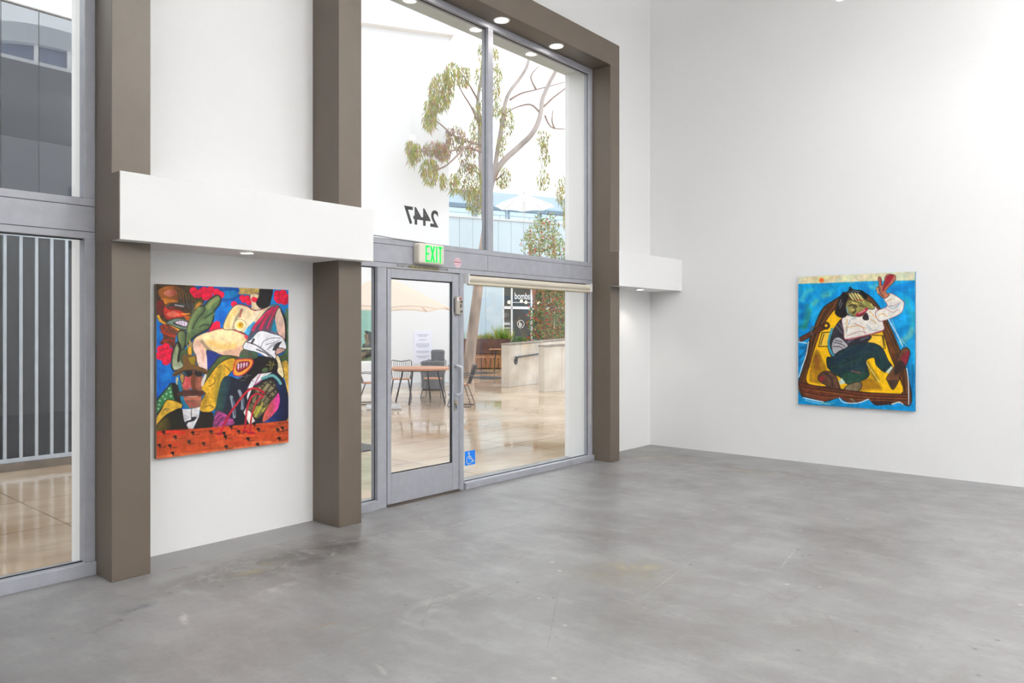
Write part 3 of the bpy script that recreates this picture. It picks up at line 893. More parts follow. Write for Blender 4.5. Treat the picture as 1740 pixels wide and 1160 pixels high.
# bust with draped sash
K.poly('b', [(780, 440), (832, 400), (832, 1070), (770, 1040), (700, 960), (800, 850)], (84, 108, 88), amp=.4, to=(50, 74, 40), ang=1.57)
K.poly('b', [(225, 90), (482, 100), (475, 165), (380, 182), (215, 172), (240, 130)], (212, 184, 104), to=(172, 142, 80), ang=1.57, amp=.4, smooth=False)
K.poly('b', [(370, 175), (480, 190), (470, 330), (520, 365), (390, 365), (380, 290)], (226, 206, 168), edge=(120, 60, 60), ew=.8)
K.poly('b', [(40, 600), (95, 430), (165, 330), (240, 300), (330, 325), (400, 370), (480, 370), (590, 325), (700, 320), (620, 470), (480, 610), (380, 650), (320, 665), (180, 615)], (238, 218, 176), edge=(70, 50, 40), ew=1.2, amp=.18)
K.roses('b', [(410, 240), (435, 248), (350, 282)], 30)
K.line('b', [(190, 370), (120, 470), (85, 570)], 70, (224, 190, 112), op=.8, soft=3)
K.line('b', [(265, 370), (220, 440), (180, 520), (160, 590)], 26, (104, 92, 70), op=.8, soft=2)
K.line('b', [(262, 365), (240, 460)], 14, (170, 50, 60))
K.line('b', [(240, 305), (330, 330), (400, 372), (460, 378), (540, 355)], 8, (164, 54, 62))
K.line('b', [(345, 380), (380, 450), (440, 470)], 16, (214, 184, 128), op=.7, soft=2)
K.disc('b', (243, 560), 74, (240, 222, 178), amp=.1, edge=(150, 126, 96), ew=.8)
K.disc('b', (245, 560), 40, (222, 170, 52), amp=.5)
K.disc('b', (243, 555), 15, (158, 118, 24))
K.line('b', [(470, 380), (410, 470), (330, 600)], 40, (240, 232, 214), op=.6, soft=2)
K.poly('b', [(295, 640), (400, 520), (430, 530), (420, 610), (350, 680)], (70, 156, 204), amp=.6)
K.poly('b', [(492, 100), (635, 108), (625, 230), (590, 330), (500, 348), (438, 290), (470, 200)], (18, 15, 16), amp=.5)
K.poly('b', [(330, 755), (390, 600), (480, 480), (600, 345), (718, 318), (680, 430), (610, 640), (450, 650), (390, 700)], (78, 64, 84), amp=.4, edge=(40, 90, 90), ew=1)
K.lines('b', [[(700, 335), (600, 430), (530, 520), (490, 605)], [(640, 350), (520, 460), (430, 560), (400, 620)]], 34, (192, 36, 80))
K.lines('b', [[(700, 350), (620, 480), (570, 600)], [(590, 380), (470, 510)]], 18, (206, 44, 92))
K.lines('b', [[(690, 370), (640, 480), (600, 620)], [(560, 430), (480, 540)], [(650, 370), (560, 500), (520, 610)]], 10, (98, 66, 52))
K.poly('b', [(665, 450), (718, 340), (762, 430), (792, 560), (795, 735), (720, 695), (672, 590)], (230, 208, 184), to=(214, 168, 156), ang=1.57, edge=(50, 40, 36), ew=1.4)
K.line('b', [(745, 380), (790, 500), (800, 620), (795, 760)], 22, (22, 20, 20))
K.poly('b', [(640, 540), (660, 480), (690, 660), (620, 650)], (20, 120, 150))
K.line('b', [(610, 640), (690, 660)], 10, (176, 70, 80))
K.poly('b', [(285, 690), (340, 690), (330, 750)], (196, 50, 70), smooth=False)
# drapery and yellow coat in the middle
K.poly('Z', [(355, 450), (445, 480), (400, 530), (358, 575)], (26, 42, 112), smooth=False)
K.poly('Z', [(350, 640), (362, 580), (400, 530), (440, 488), (530, 492), (540, 520), (450, 560)], (64, 78, 42), amp=.5, edge=(24, 24, 18), ew=1.2)
K.poly('Z', [(320, 690), (350, 640), (400, 570), (450, 522), (515, 500), (535, 540), (480, 610), (445, 640), (430, 700), (405, 810), (340, 835), (305, 800), (345, 720)], (218, 168, 46), amp=.35, edge=BK, ew=.9)
K.line('Z', [(440, 560), (425, 650), (410, 760)], 34, (132, 112, 34), op=.8, soft=4)
K.line('Z', [(345, 740), (330, 800)], 30, (128, 100, 30), op=.6, soft=4)
K.lines('Z', [[(400, 620), (405, 645), (380, 670), (365, 672)], [(460, 545), (478, 560), (500, 590)], [(345, 800), (375, 790), (395, 805)], [(425, 560), (440, 545)]], 4, (70, 58, 44))
for (x, y) in ((370, 640), (390, 690), (350, 760), (385, 745), (410, 600), (440, 590), (365, 720), (400, 660), (460, 600)):
    K.disc('Z', (x, y), 3, (90, 70, 20))
K.poly('Z', [(800, 550), (849, 545), (847, 892), (815, 890), (838, 760), (832, 660)], (202, 160, 62), amp=.5)
K.poly('Z', [(768, 490), (795, 500), (822, 610), (800, 620), (775, 570)], (232, 216, 172), edge=BK, ew=1)
# white cap
K.poly('b', [(285, 850), (305, 770), (370, 740), (450, 650), (520, 630), (620, 660), (720, 690), (775, 740), (803, 850), (740, 862), (690, 880), (668, 978), (560, 955), (440, 895)], (238, 238, 244), edge=(40, 36, 44), ew=1.0, amp=.1)
K.line('b', [(315, 765), (430, 805), (540, 880), (640, 960)], 10, BK)
K.line('b', [(440, 860), (540, 900), (600, 950)], 14, (70, 70, 80))
K.lines('b', [[(490, 840), (530, 760), (620, 722), (730, 722)], [(560, 800), (640, 780), (720, 745)]], 6, (70, 66, 76))
for i in range(7):
    K.line('b', [(560 + i * 14, 870 - i * 8), (620 + i * 14, 800 - i * 6)], 7, (150, 150, 162), op=.8)
K.poly('b', [(635, 870), (680, 790), (745, 765), (715, 820), (700, 865)], (28, 26, 30))
K.poly('b', [(670, 925), (695, 845), (790, 865), (730, 910)], (204, 158, 146), edge=BK, ew=1)
K.line('b', [(408, 735), (382, 782)], 24, (30, 28, 32))
# shouting bearded head
K.poly('b', [(200, 940), (300, 960), (450, 940), (560, 950), (668, 975), (700, 1050), (690, 1130), (640, 1180), (480, 1240), (250, 1330), (180, 1270), (300, 1150), (380, 1080), (360, 990)], (22, 17, 20), amp=.7)
K.poly('b', [(238, 910), (280, 858), (350, 880), (420, 890), (465, 935), (400, 980), (250, 970)], (50, 78, 52), amp=.4)
K.lines('b', [[(250, 900), (320, 880), (340, 940)], [(370, 900), (380, 960)], [(280, 920), (310, 920)]], 10, (108, 60, 70))
K.poly('b', [(160, 1150), (190, 1000), (260, 980), (380, 985), (388, 1050), (310, 1145), (220, 1185)], (226, 156, 52), edge=(196, 40, 56), ew=1.6)
K.poly('b', [(195, 1110), (210, 1035), (260, 1010), (352, 1012), (335, 1075), (240, 1135)], (128, 22, 44), edge=(90, 20, 30), ew=.8)
for i in range(4):
    x = 222 + i * 34
    K.poly('b', [(x - 14, 1066 - i * 6), (x, 1014), (x + 13, 1062 - i * 6), (x - 4, 1118 - i * 14)], (232, 228, 240), smooth=False)
K.line('b', [(200, 1072), (340, 1046)], 4, (60, 20, 40))
K.lines('d', [[(190, 130), (260, 110), (370, 90)], [(220, 150), (260, 110), (250, 90)], [(300, 130), (330, 100), (320, 75)], [(215, 160), (300, 150)]], 6, (104, 112, 122))
K.lines('b', [[(600, 1120), (610, 1060), (590, 1010)], [(620, 1110), (640, 1050), (650, 1010)], [(610, 1060), (560, 1050)], [(630, 1050), (670, 1050)], [(625, 1040), (610, 1005)]], 7, (150, 144, 70))
K.poly('b', [(500, 1130), (540, 1085), (580, 1100), (560, 1140)], (74, 96, 60))
# dark suits
K.poly('Z', [(445, 640), (490, 612), (560, 640), (620, 660), (700, 610), (770, 590), (820, 640), (842, 740), (835, 888), (640, 912), (390, 930), (405, 830)], (22, 24, 36), amp=.7)
K.poly('Z', [(445, 640), (500, 618), (480, 720), (450, 840), (410, 925), (392, 925), (408, 800)], (36, 72, 52), to=(24, 40, 60), ang=0, amp=.4)
K.poly('Z', [(392, 928), (412, 830), (440, 830), (500, 870), (520, 905), (450, 920)], (118, 52, 98), amp=.6)
K.lines('Z', [[(410, 900), (440, 860), (470, 855)], [(430, 915), (460, 890), (510, 880)], [(405, 870), (430, 840), (465, 850)]], 9, (176, 66, 132))
K.poly('Z', [(770, 650), (838, 690), (838, 885), (690, 895), (770, 820), (800, 740)], (28, 52, 116), to=(14, 18, 36), ang=0, amp=.5)
K.lines('Z', [[(502, 740), (515, 800), (520, 862)], [(550, 705), (570, 760), (568, 812)]], 19, (126, 140, 152))
K.lines('Z', [[(510, 750), (522, 850)], [(566, 730), (580, 800)]], 6, (52, 58, 78))
K.poly('Z', [(600, 690), (625, 640), (665, 600), (748, 590), (700, 625), (640, 668)], (236, 234, 236), smooth=False)
K.lines('Z', [[(680, 598), (655, 640), (648, 662)], [(628, 640), (648, 665), (700, 625)]], 5, (160, 50, 110))
K.poly('Z', [(575, 835), (600, 795), (645, 890), (612, 912)], (236, 232, 224), smooth=False)
K.poly('Z', [(620, 650), (648, 640), (600, 760), (596, 740)], (220, 224, 230), smooth=False)
K.line('Z', [(690, 628), (750, 610), (785, 635), (800, 660)], 17, (98, 160, 160))
K.poly('Z', [(722, 790), (775, 715), (795, 745), (785, 810), (740, 865), (690, 892)], (186, 96, 56), to=(214, 62, 148), ang=0, amp=.4)
K.poly('Z', [(636, 700), (690, 655), (740, 640), (772, 665), (762, 720), (775, 730), (735, 775), (700, 835), (652, 876), (622, 830), (600, 812), (632, 760)], (92, 90, 62), edge=(34, 32, 26), ew=1.2, amp=.5)
for q in ([(665, 800), (690, 770)], [(650, 860), (685, 800), (700, 770)], [(640, 840), (665, 790)], [(690, 830), (720, 790)]):
    K.line('Z', q, 11, (164, 160, 60))
for q in ([(640, 770), (650, 720), (690, 675)], [(665, 780), (690, 715), (738, 652)], [(690, 780), (720, 720), (760, 672)], [(700, 790), (735, 740), (768, 712)]):
    K.line('Z', q, 34, (30, 28, 24)); K.line('Z', q, 24, (104, 96, 70), amp=.6)
    K.line('Z', q[1:], 9, (150, 138, 104), op=.7, soft=1.5)
    for (x, y) in (q[1], q[2]):
        K.disc('Z', (x, y), 11, (70, 62, 48), ry=9, edge=(28, 26, 22), ew=1.0)
        K.disc('Z', (x + 2, y - 2), 5, (128, 116, 88))
for q in ([(665, 830), (690, 780)], [(645, 860), (672, 800)]):
    K.line('Z', q, 10, (168, 164, 60))
K.line('Z', [(700, 715), (660, 692)], 10, (150, 30, 44))
# hatted man with moustache, left
K.poly('c', [(60, 420), (120, 330), (200, 240), (255, 195), (300, 395), (200, 390), (70, 560)], (46, 110, 62), edge=(30, 24, 20), ew=2.0)
for (x, y) in ((220, 245), (238, 292), (190, 312), (145, 345), (110, 395), (100, 445), (92, 495), (172, 375), (242, 340)):
    K.disc('c', (x, y), 11, (206, 218, 204)); K.disc('c', (x + 3, y + 2), 5, (52, 110, 66))
K.poly('c', [(250, 185), (335, 215), (372, 340), (366, 430), (290, 400)], (22, 18, 18))
K.poly('c', [(300, 130), (325, 110), (330, 180), (310, 200)], (196, 182, 130))
K.poly('c', [(66, 610), (130, 500), (200, 385), (365, 432), (362, 490), (240, 535), (130, 620), (66, 740)], (208, 164, 52), edge=BK, ew=1, amp=.3)
K.lines('c', [[(150, 510), (180, 490), (220, 500)], [(170, 500), (200, 515)]], 8, (74, 64, 60))
K.poly('c', [(60, 800), (75, 690), (150, 600), (245, 535), (375, 500), (470, 760), (300, 775)], (24, 22, 17), amp=.6)
K.poly('c', [(75, 720), (130, 640), (200, 600), (235, 690), (215, 770), (75, 775)], (100, 84, 26), to=(36, 32, 18), ang=0, amp=.4)
K.poly('c', [(595, 530), (755, 545), (740, 735), (505, 760)], (26, 22, 18), amp=.6, smooth=False)
K.poly('c', [(365, 130), (420, 50), (610, 50), (614, 240), (594, 470), (500, 492), (420, 475), (378, 380)], (128, 82, 66), amp=.5)
K.line('c', [(340, 170), (360, 270), (385, 400), (440, 485)], 42, (18, 104, 134))
K.poly('c', [(385, 120), (480, 100), (505, 230), (400, 255)], (178, 82, 80), amp=.5)
K.lines('c', [[(420, 120), (440, 180), (420, 230)], [(455, 120), (480, 200)], [(560, 130), (570, 220)]], 10, (196, 50, 62), op=.8)
K.poly('c', [(545, 110), (600, 110), (605, 240), (545, 240)], (150, 84, 66), amp=.5)
K.line('c', [(512, 70), (505, 180), (525, 270)], 50, (96, 54, 30), amp=.4)
K.line('c', [(470, 245), (500, 275)], 14, (40, 120, 170))
K.disc('c', (450, 55), 52, (18, 18, 22), ry=50); K.disc('c', (580, 55), 54, (18, 18, 22), ry=50)
K.lines('c', [[(405, 50), (430, 90)], [(620, 80), (650, 60)]], 12, (18, 90, 120))
K.poly('c', [(310, 320), (380, 278), (480, 268), (600, 278), (665, 315), (560, 345), (440, 350)], (68, 36, 30), amp=.5)
K.line('c', [(415, 378), (500, 368), (590, 372)], 34, (170, 96, 76))
K.line('c', [(440, 348), (560, 346)], 10, (196, 166, 146))
K.lines('c', [[(415, 400), (460, 450), (540, 455)], [(460, 430), (550, 420)]], 12, (188, 66, 64), op=.8)
K.poly('c', [(350, 90), (375, 60), (402, 100), (385, 185), (355, 150)], (150, 122, 66), edge=BK, ew=1)
K.poly('c', [(378, 500), (480, 500), (592, 475), (575, 600), (502, 752), (462, 758), (400, 640)], (228, 226, 228), smooth=False, amp=.15)
K.poly('c', [(400, 560), (470, 600), (410, 640)], (190, 190, 196)); K.poly('c', [(575, 560), (520, 600), (560, 620)], (194, 194, 200))
K.poly('c', [(405, 690), (420, 650), (480, 630), (490, 600), (548, 600), (520, 645), (450, 665), (430, 695)], (34, 36, 46))
K.line('c', [(488, 500), (485, 610)], 8, (60, 58, 60))
K.poly('Z', [(210, 482), (290, 488), (292, 540), (355, 572), (352, 605), (300, 578), (240, 574), (165, 612), (152, 592), (212, 548)], (98, 68, 34), amp=.3)
K.poly('Z', [(240, 496), (284, 490), (282, 540), (262, 540)], (140, 118, 24), smooth=False)
K.line('Z', [(160, 606), (200, 583), (260, 574), (350, 592)], 7, (40, 30, 24))
K.poly('c', [(610, 160), (650, 80), (670, 90), (640, 190), (610, 230)], (222, 214, 200))
# red board with nails
K.poly('Z', [(44, 948), (300, 932), (640, 906), (852, 887), (852, 1030), (600, 1065), (44, 1118)], (178, 68, 32), smooth=False, amp=.3)
for i in range(60):
    x0 = 50 + random.random() * 760; t = random.random()
    y = (948 - 0.073 * (x0 - 50)) * (1 - t) + (1110 - .105 * (x0 - 50)) * t
    L_ = 40 + random.random() * 90
    K.line('Z', [(x0, y), (x0 + L_ / 2, y - 4 - random.random() * 6), (x0 + L_, y - 7)], 4 + random.random() * 9, random.choice([(206, 88, 40), (150, 48, 26), (122, 50, 26), (214, 110, 62), (190, 44, 28)]), op=.6, soft=1.2)
K.line('Z', [(50, 1105), (200, 1090), (420, 1068), (600, 1048), (846, 1018)], 14, (212, 118, 74), op=.7, soft=1.5)
K.line('Z', [(60, 955), (150, 948), (220, 958)], 16, (206, 36, 26), op=.8, soft=1.5)
BL = (164, 22, 42)
K.line('Z', [(700, 715), (660, 692), (620, 692), (580, 725), (530, 790), (480, 865), (440, 955)], 13, BL)
K.line('Z', [(692, 735), (660, 722), (625, 740), (600, 800), (590, 870), (582, 955)], 11, BL)
K.line('Z', [(695, 738), (660, 765), (635, 820), (620, 890), (614, 962)], 10, BL)
K.lines('Z', [[(660, 694), (620, 694), (575, 732), (520, 805)], [(625, 742), (603, 800)], [(650, 772), (628, 840)]], 3, (206, 70, 50))
for (x, y, r) in ((430, 965, 22), (585, 952, 18), (622, 962, 26)):
    K.disc('Z', (x, y), r, (140, 20, 38), ry=8)
for (x, y) in ((270, 955), (380, 950), (165, 980), (248, 1010), (335, 1022), (70, 1030), (133, 1033), (150, 1078), (457, 960), (466, 982), (545, 950), (665, 938), (602, 995), (782, 942), (810, 932), (790, 995), (660, 1030), (470, 1042), (500, 922), (640, 905), (95, 950)):
    K.line('Z', [(x, y + 8), (x + 22, y + 14), (x + 40, y + 10)], 5, (74, 34, 24), op=.8)
    K.line('Z', [(x, y), (x + 4, y + 18)], 5, (20, 14, 14))
    K.disc('Z', (x, y), 11, (20, 15, 15), ry=8)

p1 = tag(empty('painting', (2.254, YW, 0.67)), 'tall painting of crowded hatted figures behind a red board with nails', 'painting')
PW, PH = 1.022, 1.197
MB().box(0, PW, -0.0395, -0.002, 0, PH).build('stretched_canvas', M_linen, p1)
K.mesh('painted_surface', pm, p1, lambda u, v: np.stack([u * PW, np.full_like(u, -0.0402), (1 - v) * PH], 1))

# ---- painting 2: man lying in a boat on blue water
fr2 = {'Z': (1340, 440, 4.296), 'e': (1350, 455, 8.927), 'f': (1450, 455, 8.927), 'g': (1350, 575, 8.927), 'h': (1450, 575, 8.927)}
K = Canvas(330, 398, [(1356.8, 470.3), (1556, 461), (1553.5, 698.8), (1355.8, 686)], fr2)
f = np.clip(0.5 + 1.5 * K.n1 + .9 * K.n2, 0, 1)[..., None]
K.img[:] = np.array((0, 118, 192)) * (1 - f) + np.array((16, 172, 222)) * f
def sweep(pts, wd, col, op=.8):
    K.line('Z', pts, wd, col, op=op, soft=3)
for q, wd, col in (([(90, 220), (250, 210), (420, 190)], 40, (0, 160, 215)), ([(100, 300), (130, 240), (170, 225)], 26, (90, 190, 200)),
                   ([(180, 330), (240, 280), (300, 260)], 26, (110, 190, 170)), ([(200, 300), (260, 250), (330, 235)], 20, (60, 180, 200)),
                   ([(90, 340), (130, 380), (110, 420)], 50, (0, 95, 165)), ([(110, 500), (130, 400), (140, 340)], 22, (40, 140, 130)),
                   ([(120, 510), (145, 430), (160, 370)], 12, (70, 150, 90)), ([(180, 420), (220, 370)], 22, (40, 175, 230)),
                   ([(200, 250), (270, 310), (400, 230)], 30, (0, 130, 200)), ([(600, 180), (620, 260), (660, 340)], 40, (0, 150, 215)),
                   ([(600, 200), (700, 230), (640, 190)], 22, (120, 205, 205)), ([(780, 230), (860, 200), (900, 190)], 50, (0, 122, 200)),
                   ([(800, 260), (880, 300), (890, 400), (830, 500)], 40, (10, 165, 220)), ([(860, 300), (910, 420), (890, 560)], 34, (40, 165, 190)),
                   ([(740, 500), (800, 450), (860, 420)], 40, (20, 160, 225)), ([(760, 560), (850, 500)], 40, (0, 120, 190)),
                   ([(830, 600), (880, 560), (900, 520)], 40, (110, 190, 195)), ([(880, 700), (900, 850), (895, 1000)], 40, (0, 130, 190)),
                   ([(850, 700), (870, 800), (880, 950)], 12, (6, 70, 110)), ([(905, 780), (900, 900), (880, 1040)], 8, (6, 70, 110)),
                   ([(90, 650), (120, 640), (150, 600)], 10, (6, 60, 100)), ([(80, 720), (110, 690), (140, 640)], 8, (6, 60, 100)), ([(75, 780), (110, 740)], 8, (6, 60, 100)),
                   ([(75, 500), (110, 490), (130, 500)], 14, (20, 110, 90)), ([(90, 560), (140, 520), (180, 480)], 30, (0, 140, 220))):
    sweep(q, wd, col)
K.poly('Z', [(60, 125), (940, 84), (940, 157), (600, 162), (60, 184)], (226, 222, 188), smooth=False, amp=.1)
for i in range(26):
    x = 80 + i * 33 + random.random() * 20
    yb = 180 - .028 * x; yt = 132 - .046 * (x - 72)
    K.line('Z', [(x, yb - 4), (x + 30, (yb + yt) / 2), (x + 90, yt + 6)], 12 + random.random() * 12, random.choice([(236, 208, 158), (240, 214, 170), (196, 222, 202), (232, 224, 160), (238, 232, 206), (206, 214, 190)]), op=.6, soft=2)
K.line('Z', [(70, 183), (300, 177), (600, 163), (926, 157)], 4, (30, 150, 190))
K.disc('Z', (243, 155), 18, (240, 112, 42), amp=.12)
WD = (88, 50, 26)
K.poly('Z', [(72, 905), (105, 800), (140, 640), (200, 470), (255, 360), (350, 293), (450, 235), (560, 250), (640, 320), (720, 450), (800, 640), (850, 790), (880, 1072), (600, 1030), (100, 1000)], WD, edge=(26, 18, 14), ew=1.6, amp=.5)
for q in ([(110, 880), (150, 690), (215, 500), (270, 390), (340, 310)], [(135, 800), (180, 610), (240, 450), (300, 350)], [(95, 890), (125, 770), (160, 610)], [(170, 640), (230, 480), (330, 330)],
          [(640, 340), (730, 500), (800, 690), (850, 950)], [(690, 470), (760, 610), (820, 800), (850, 1000)], [(610, 310), (690, 420)], [(720, 470), (800, 650)], [(800, 800), (830, 980)], [(825, 760), (850, 900)]):
    K.line('Z', q, 6, (34, 22, 14)); K.line('Z', [(x + 8, y + 4) for x, y in q], 4, (128, 78, 30), op=.8)
YL = (244, 190, 16)
K.poly('Z', [(133, 905), (160, 750), (210, 590), (250, 490), (335, 372), (380, 385), (410, 440), (640, 420), (690, 540), (740, 700), (790, 830), (818, 985), (500, 965), (300, 935)], YL, edge=(30, 22, 12), ew=1.2, amp=.12)
K.poly('Z', [(150, 880), (165, 760), (205, 660), (250, 740), (280, 820), (270, 905), (180, 900)], (140, 96, 26), to=(176, 128, 18), ang=.6, op=.9, amp=.4, aa=2)
K.line('Z', [(205, 720), (210, 790)], 30, (122, 62, 34), op=.6, soft=3)
K.poly('Z', [(550, 870), (620, 880), (680, 950), (600, 955), (500, 960)], (146, 100, 20), op=.85, aa=3)
K.line('Z', [(570, 760), (610, 830), (640, 880)], 34, (120, 92, 18), op=.8, soft=3)
K.line('Z', [(565, 755), (600, 810), (660, 900)], 6, (250, 226, 150))
for (x0, y0, x1, y1) in ((560, 620, 690, 560), (330, 500, 300, 620)):
    pass
K.poly('Z', [(245, 538), (312, 534), (300, 636), (218, 640)], (246, 200, 60), smooth=False, amp=.1)
K.lines('Z', [[(245, 538), (312, 534)], [(245, 538), (218, 640), (305, 637)], [(258, 548), (234, 628)]], 6, (28, 22, 14), smooth=False)
K.poly('Z', [(600, 560), (685, 562), (700, 650), (560, 610)], (246, 200, 60), smooth=False, amp=.1)
K.lines('Z', [[(610, 556), (690, 560), (706, 652), (690, 655)], [(685, 565), (694, 640)]], 6, (28, 22, 14), smooth=False)
# oar
K.poly('Z', [(72, 582), (180, 520), (268, 470), (290, 495), (190, 552), (92, 602)], (82, 42, 28), edge=(28, 18, 14), ew=1, amp=.4)
K.disc('Z', (275, 487), 25, (76, 42, 24), edge=(24, 16, 12), ew=1.2); K.disc('Z', (275, 487), 9, (244, 200, 20))
K.lines('Z', [[(188, 494), (166, 505), (166, 540), (180, 558)]], 9, (84, 90, 84))
# figure
K.poly('Z', [(285, 650), (300, 580), (340, 490), (400, 425), (440, 440), (420, 575), (600, 555), (560, 620), (430, 660), (330, 730)], (42, 40, 48), amp=.6)
K.lines('Z', [[(350, 490), (390, 540)], [(370, 470), (400, 510)], [(430, 610), (470, 590)], [(530, 590), (580, 570)]], 14, (96, 92, 106), op=.8)
K.line('Z', [(318, 510), (292, 600), (300, 660), (330, 712)], 15, (58, 150, 176))
K.poly('Z', [(313, 640), (330, 585), (370, 572), (415, 608), (432, 640), (370, 672), (332, 695)], (178, 174, 178), edge=(30, 28, 32), ew=1, amp=.2)
K.lines('Z', [[(330, 610), (380, 620), (410, 640)], [(340, 595), (390, 605)], [(325, 640), (370, 640), (395, 655)]], 6, (60, 56, 62))
K.poly('Z', [(280, 780), (280, 720), (330, 712), (430, 645), (520, 614), (620, 616), (685, 655), (725, 740), (755, 790), (705, 828), (640, 775), (622, 720), (565, 742), (575, 800), (585, 850), (530, 890), (425, 912), (378, 865), (330, 838), (295, 805)], (24, 44, 50), amp=.7, edge=(14, 20, 22), ew=1)
for q in ([(320, 760), (430, 700), (560, 650), (640, 670)], [(310, 790), (420, 770), (540, 720)], [(340, 820), (450, 800), (560, 770)], [(640, 660), (680, 740), (715, 800)], [(660, 700), (690, 790)], [(330, 740), (450, 670), (560, 630)]):
    K.line('Z', q, 8, random.choice([(20, 66, 62), (18, 30, 60), (34, 62, 44)]), op=.8)
K.poly('Z', [(380, 865), (440, 820), (560, 830), (585, 850), (530, 890), (425, 912)], (30, 62, 50), amp=.6)
K.line('Z', [(460, 818), (525, 832)], 7, (150, 70, 80))
SH = (240, 235, 226)
K.poly('Z', [(390, 440), (430, 412), (530, 420), (590, 360), (640, 352), (692, 470), (686, 526), (560, 560), (420, 590), (402, 520)], SH, edge=(140, 60, 76), ew=1.0, amp=.08)
K.poly('Z', [(640, 385), (722, 345), (700, 290), (745, 250), (830, 300), (845, 335), (815, 400), (690, 452), (650, 440)], SH, edge=(150, 90, 110), ew=1.0, amp=.08)
K.lines('Z', [[(430, 500), (500, 488), (560, 505)], [(590, 380), (620, 410), (640, 430)], [(600, 440), (640, 470)], [(660, 410), (690, 400), (720, 420)], [(700, 292), (745, 256)], [(720, 310), (760, 290)], [(430, 440), (420, 520)]], 6, (222, 164, 74), op=.8)
K.lines('Z', [[(430, 560), (520, 530), (570, 540)], [(560, 560), (540, 500), (480, 470)], [(720, 345), (770, 340), (810, 320)], [(710, 360), (760, 390), (800, 370)]], 4, (172, 96, 110), op=.8)
K.lines('Z', [[(730, 350), (770, 365), (815, 330)], [(740, 340), (780, 350), (825, 315)], [(590, 490), (610, 520), (650, 520)], [(570, 480), (600, 530)], [(420, 540), (450, 450), (490, 430)]], 4, (110, 140, 172), op=.8)
K.line('Z', [(415, 588), (560, 560), (690, 522)], 7, (168, 70, 86))
K.poly('Z', [(655, 250), (645, 215), (663, 190), (658, 140), (670, 130), (682, 150), (682, 195), (700, 172), (715, 122), (745, 112), (785, 122), (778, 160), (735, 205), (712, 240), (738, 262), (700, 288)], (176, 108, 82), edge=(60, 34, 28), ew=.9, amp=.3)
K.poly('Z', [(690, 215), (705, 175), (722, 125), (772, 116), (750, 165), (715, 205), (690, 240)], (138, 28, 44), amp=.5)
K.line('Z', [(665, 205), (672, 245), (690, 270)], 12, (88, 66, 52), op=.8); K.line('Z', [(650, 215), (655, 245)], 9, (226, 176, 130))
K.line('Z', [(676, 150), (678, 190)], 8, (150, 40, 46))
K.poly('Z', [(340, 400), (350, 340), (372, 280), (405, 238), (430, 262), (448, 202), (478, 222), (540, 230), (578, 270), (560, 292), (450, 272), (425, 330), (425, 412), (385, 430)], (24, 22, 26), amp=.8)
K.lines('Z', [[(370, 340), (385, 300)], [(375, 360), (395, 320)], [(470, 232), (520, 240)], [(440, 250), (470, 240)]], 5, (150, 150, 150), op=.8)
K.poly('Z', [(420, 330), (440, 300), (500, 300), (575, 345), (545, 390), (505, 415), (455, 415), (425, 380)], (128, 118, 66), edge=(36, 32, 24), ew=.8, amp=.6)
K.lines('Z', [[(440, 345), (470, 335), (500, 350)], [(520, 340), (550, 350)], [(480, 350), (490, 380), (470, 395)]], 9, (44, 40, 30))
K.line('Z', [(470, 320), (500, 325)], 14, (204, 184, 104)); K.line('Z', [(460, 375), (480, 370)], 12, (190, 168, 96))
K.poly('Z', [(540, 425), (570, 392), (588, 440), (555, 448)], (40, 34, 40)); K.line('Z', [(430, 350), (432, 390), (460, 415)], 8, (100, 150, 160))
K.poly('Z', [(440, 262), (480, 248), (530, 262), (560, 300), (605, 322), (628, 362), (585, 364), (540, 330), (470, 300)], (140, 138, 76), edge=(40, 40, 24), ew=.9, amp=.4)
K.lines('Z', [[(447, 258), (475, 296)], [(466, 252), (496, 300)], [(486, 250), (518, 300)], [(506, 254), (545, 305)]], 9, (226, 206, 142))
K.lines('Z', [[(456, 256), (485, 300)], [(476, 252), (506, 302)], [(497, 252), (530, 304)]], 4, (38, 34, 22))
K.line('Z', [(490, 298), (545, 302)], 6, (176, 40, 48))
K.line('Z', [(605, 330), (620, 358)], 10, (196, 182, 110))
K.line('Z', [(500, 406), (535, 392), (572, 364)], 17, (172, 32, 66)); K.line('Z', [(515, 398), (562, 374)], 4, (230, 220, 220))
# socks and shoes
K.poly('Z', [(703, 828), (748, 782), (765, 800), (738, 835)], (206, 218, 204), smooth=False)
K.poly('Z', [(362, 895), (386, 868), (414, 906), (375, 918)], (206, 218, 204), smooth=False)
K.poly('Z', [(713, 870), (745, 820), (778, 770), (800, 700), (835, 655), (868, 650), (884, 685), (862, 760), (820, 830), (798, 895), (758, 952), (722, 895)], (96, 60, 38), edge=(30, 20, 16), ew=1.2, amp=.5)
K.poly('Z', [(818, 735), (838, 695), (880, 672), (866, 745), (848, 775)], (124, 34, 48)); K.poly('Z', [(768, 840), (778, 780), (812, 740), (850, 778), (800, 838)], (48, 34, 30), amp=.6)
K.poly('Z', [(720, 885), (790, 880), (795, 905), (756, 952), (735, 920)], (58, 40, 34), smooth=False)
K.poly('Z', [(213, 870), (240, 830), (290, 820), (340, 850), (358, 895), (372, 955), (300, 940), (262, 915), (235, 900)], (84, 56, 44), edge=(26, 18, 16), ew=1.2, amp=.5)
K.poly('Z', [(218, 862), (268, 858), (232, 902)], (134, 30, 44), smooth=False); K.line('Z', [(270, 835), (310, 870), (320, 930)], 14, (50, 36, 32))
K.poly('Z', [(405, 952), (445, 912), (520, 898), (528, 935), (490, 968)], (112, 98, 76), edge=(30, 26, 22), ew=1.2, amp=.4)
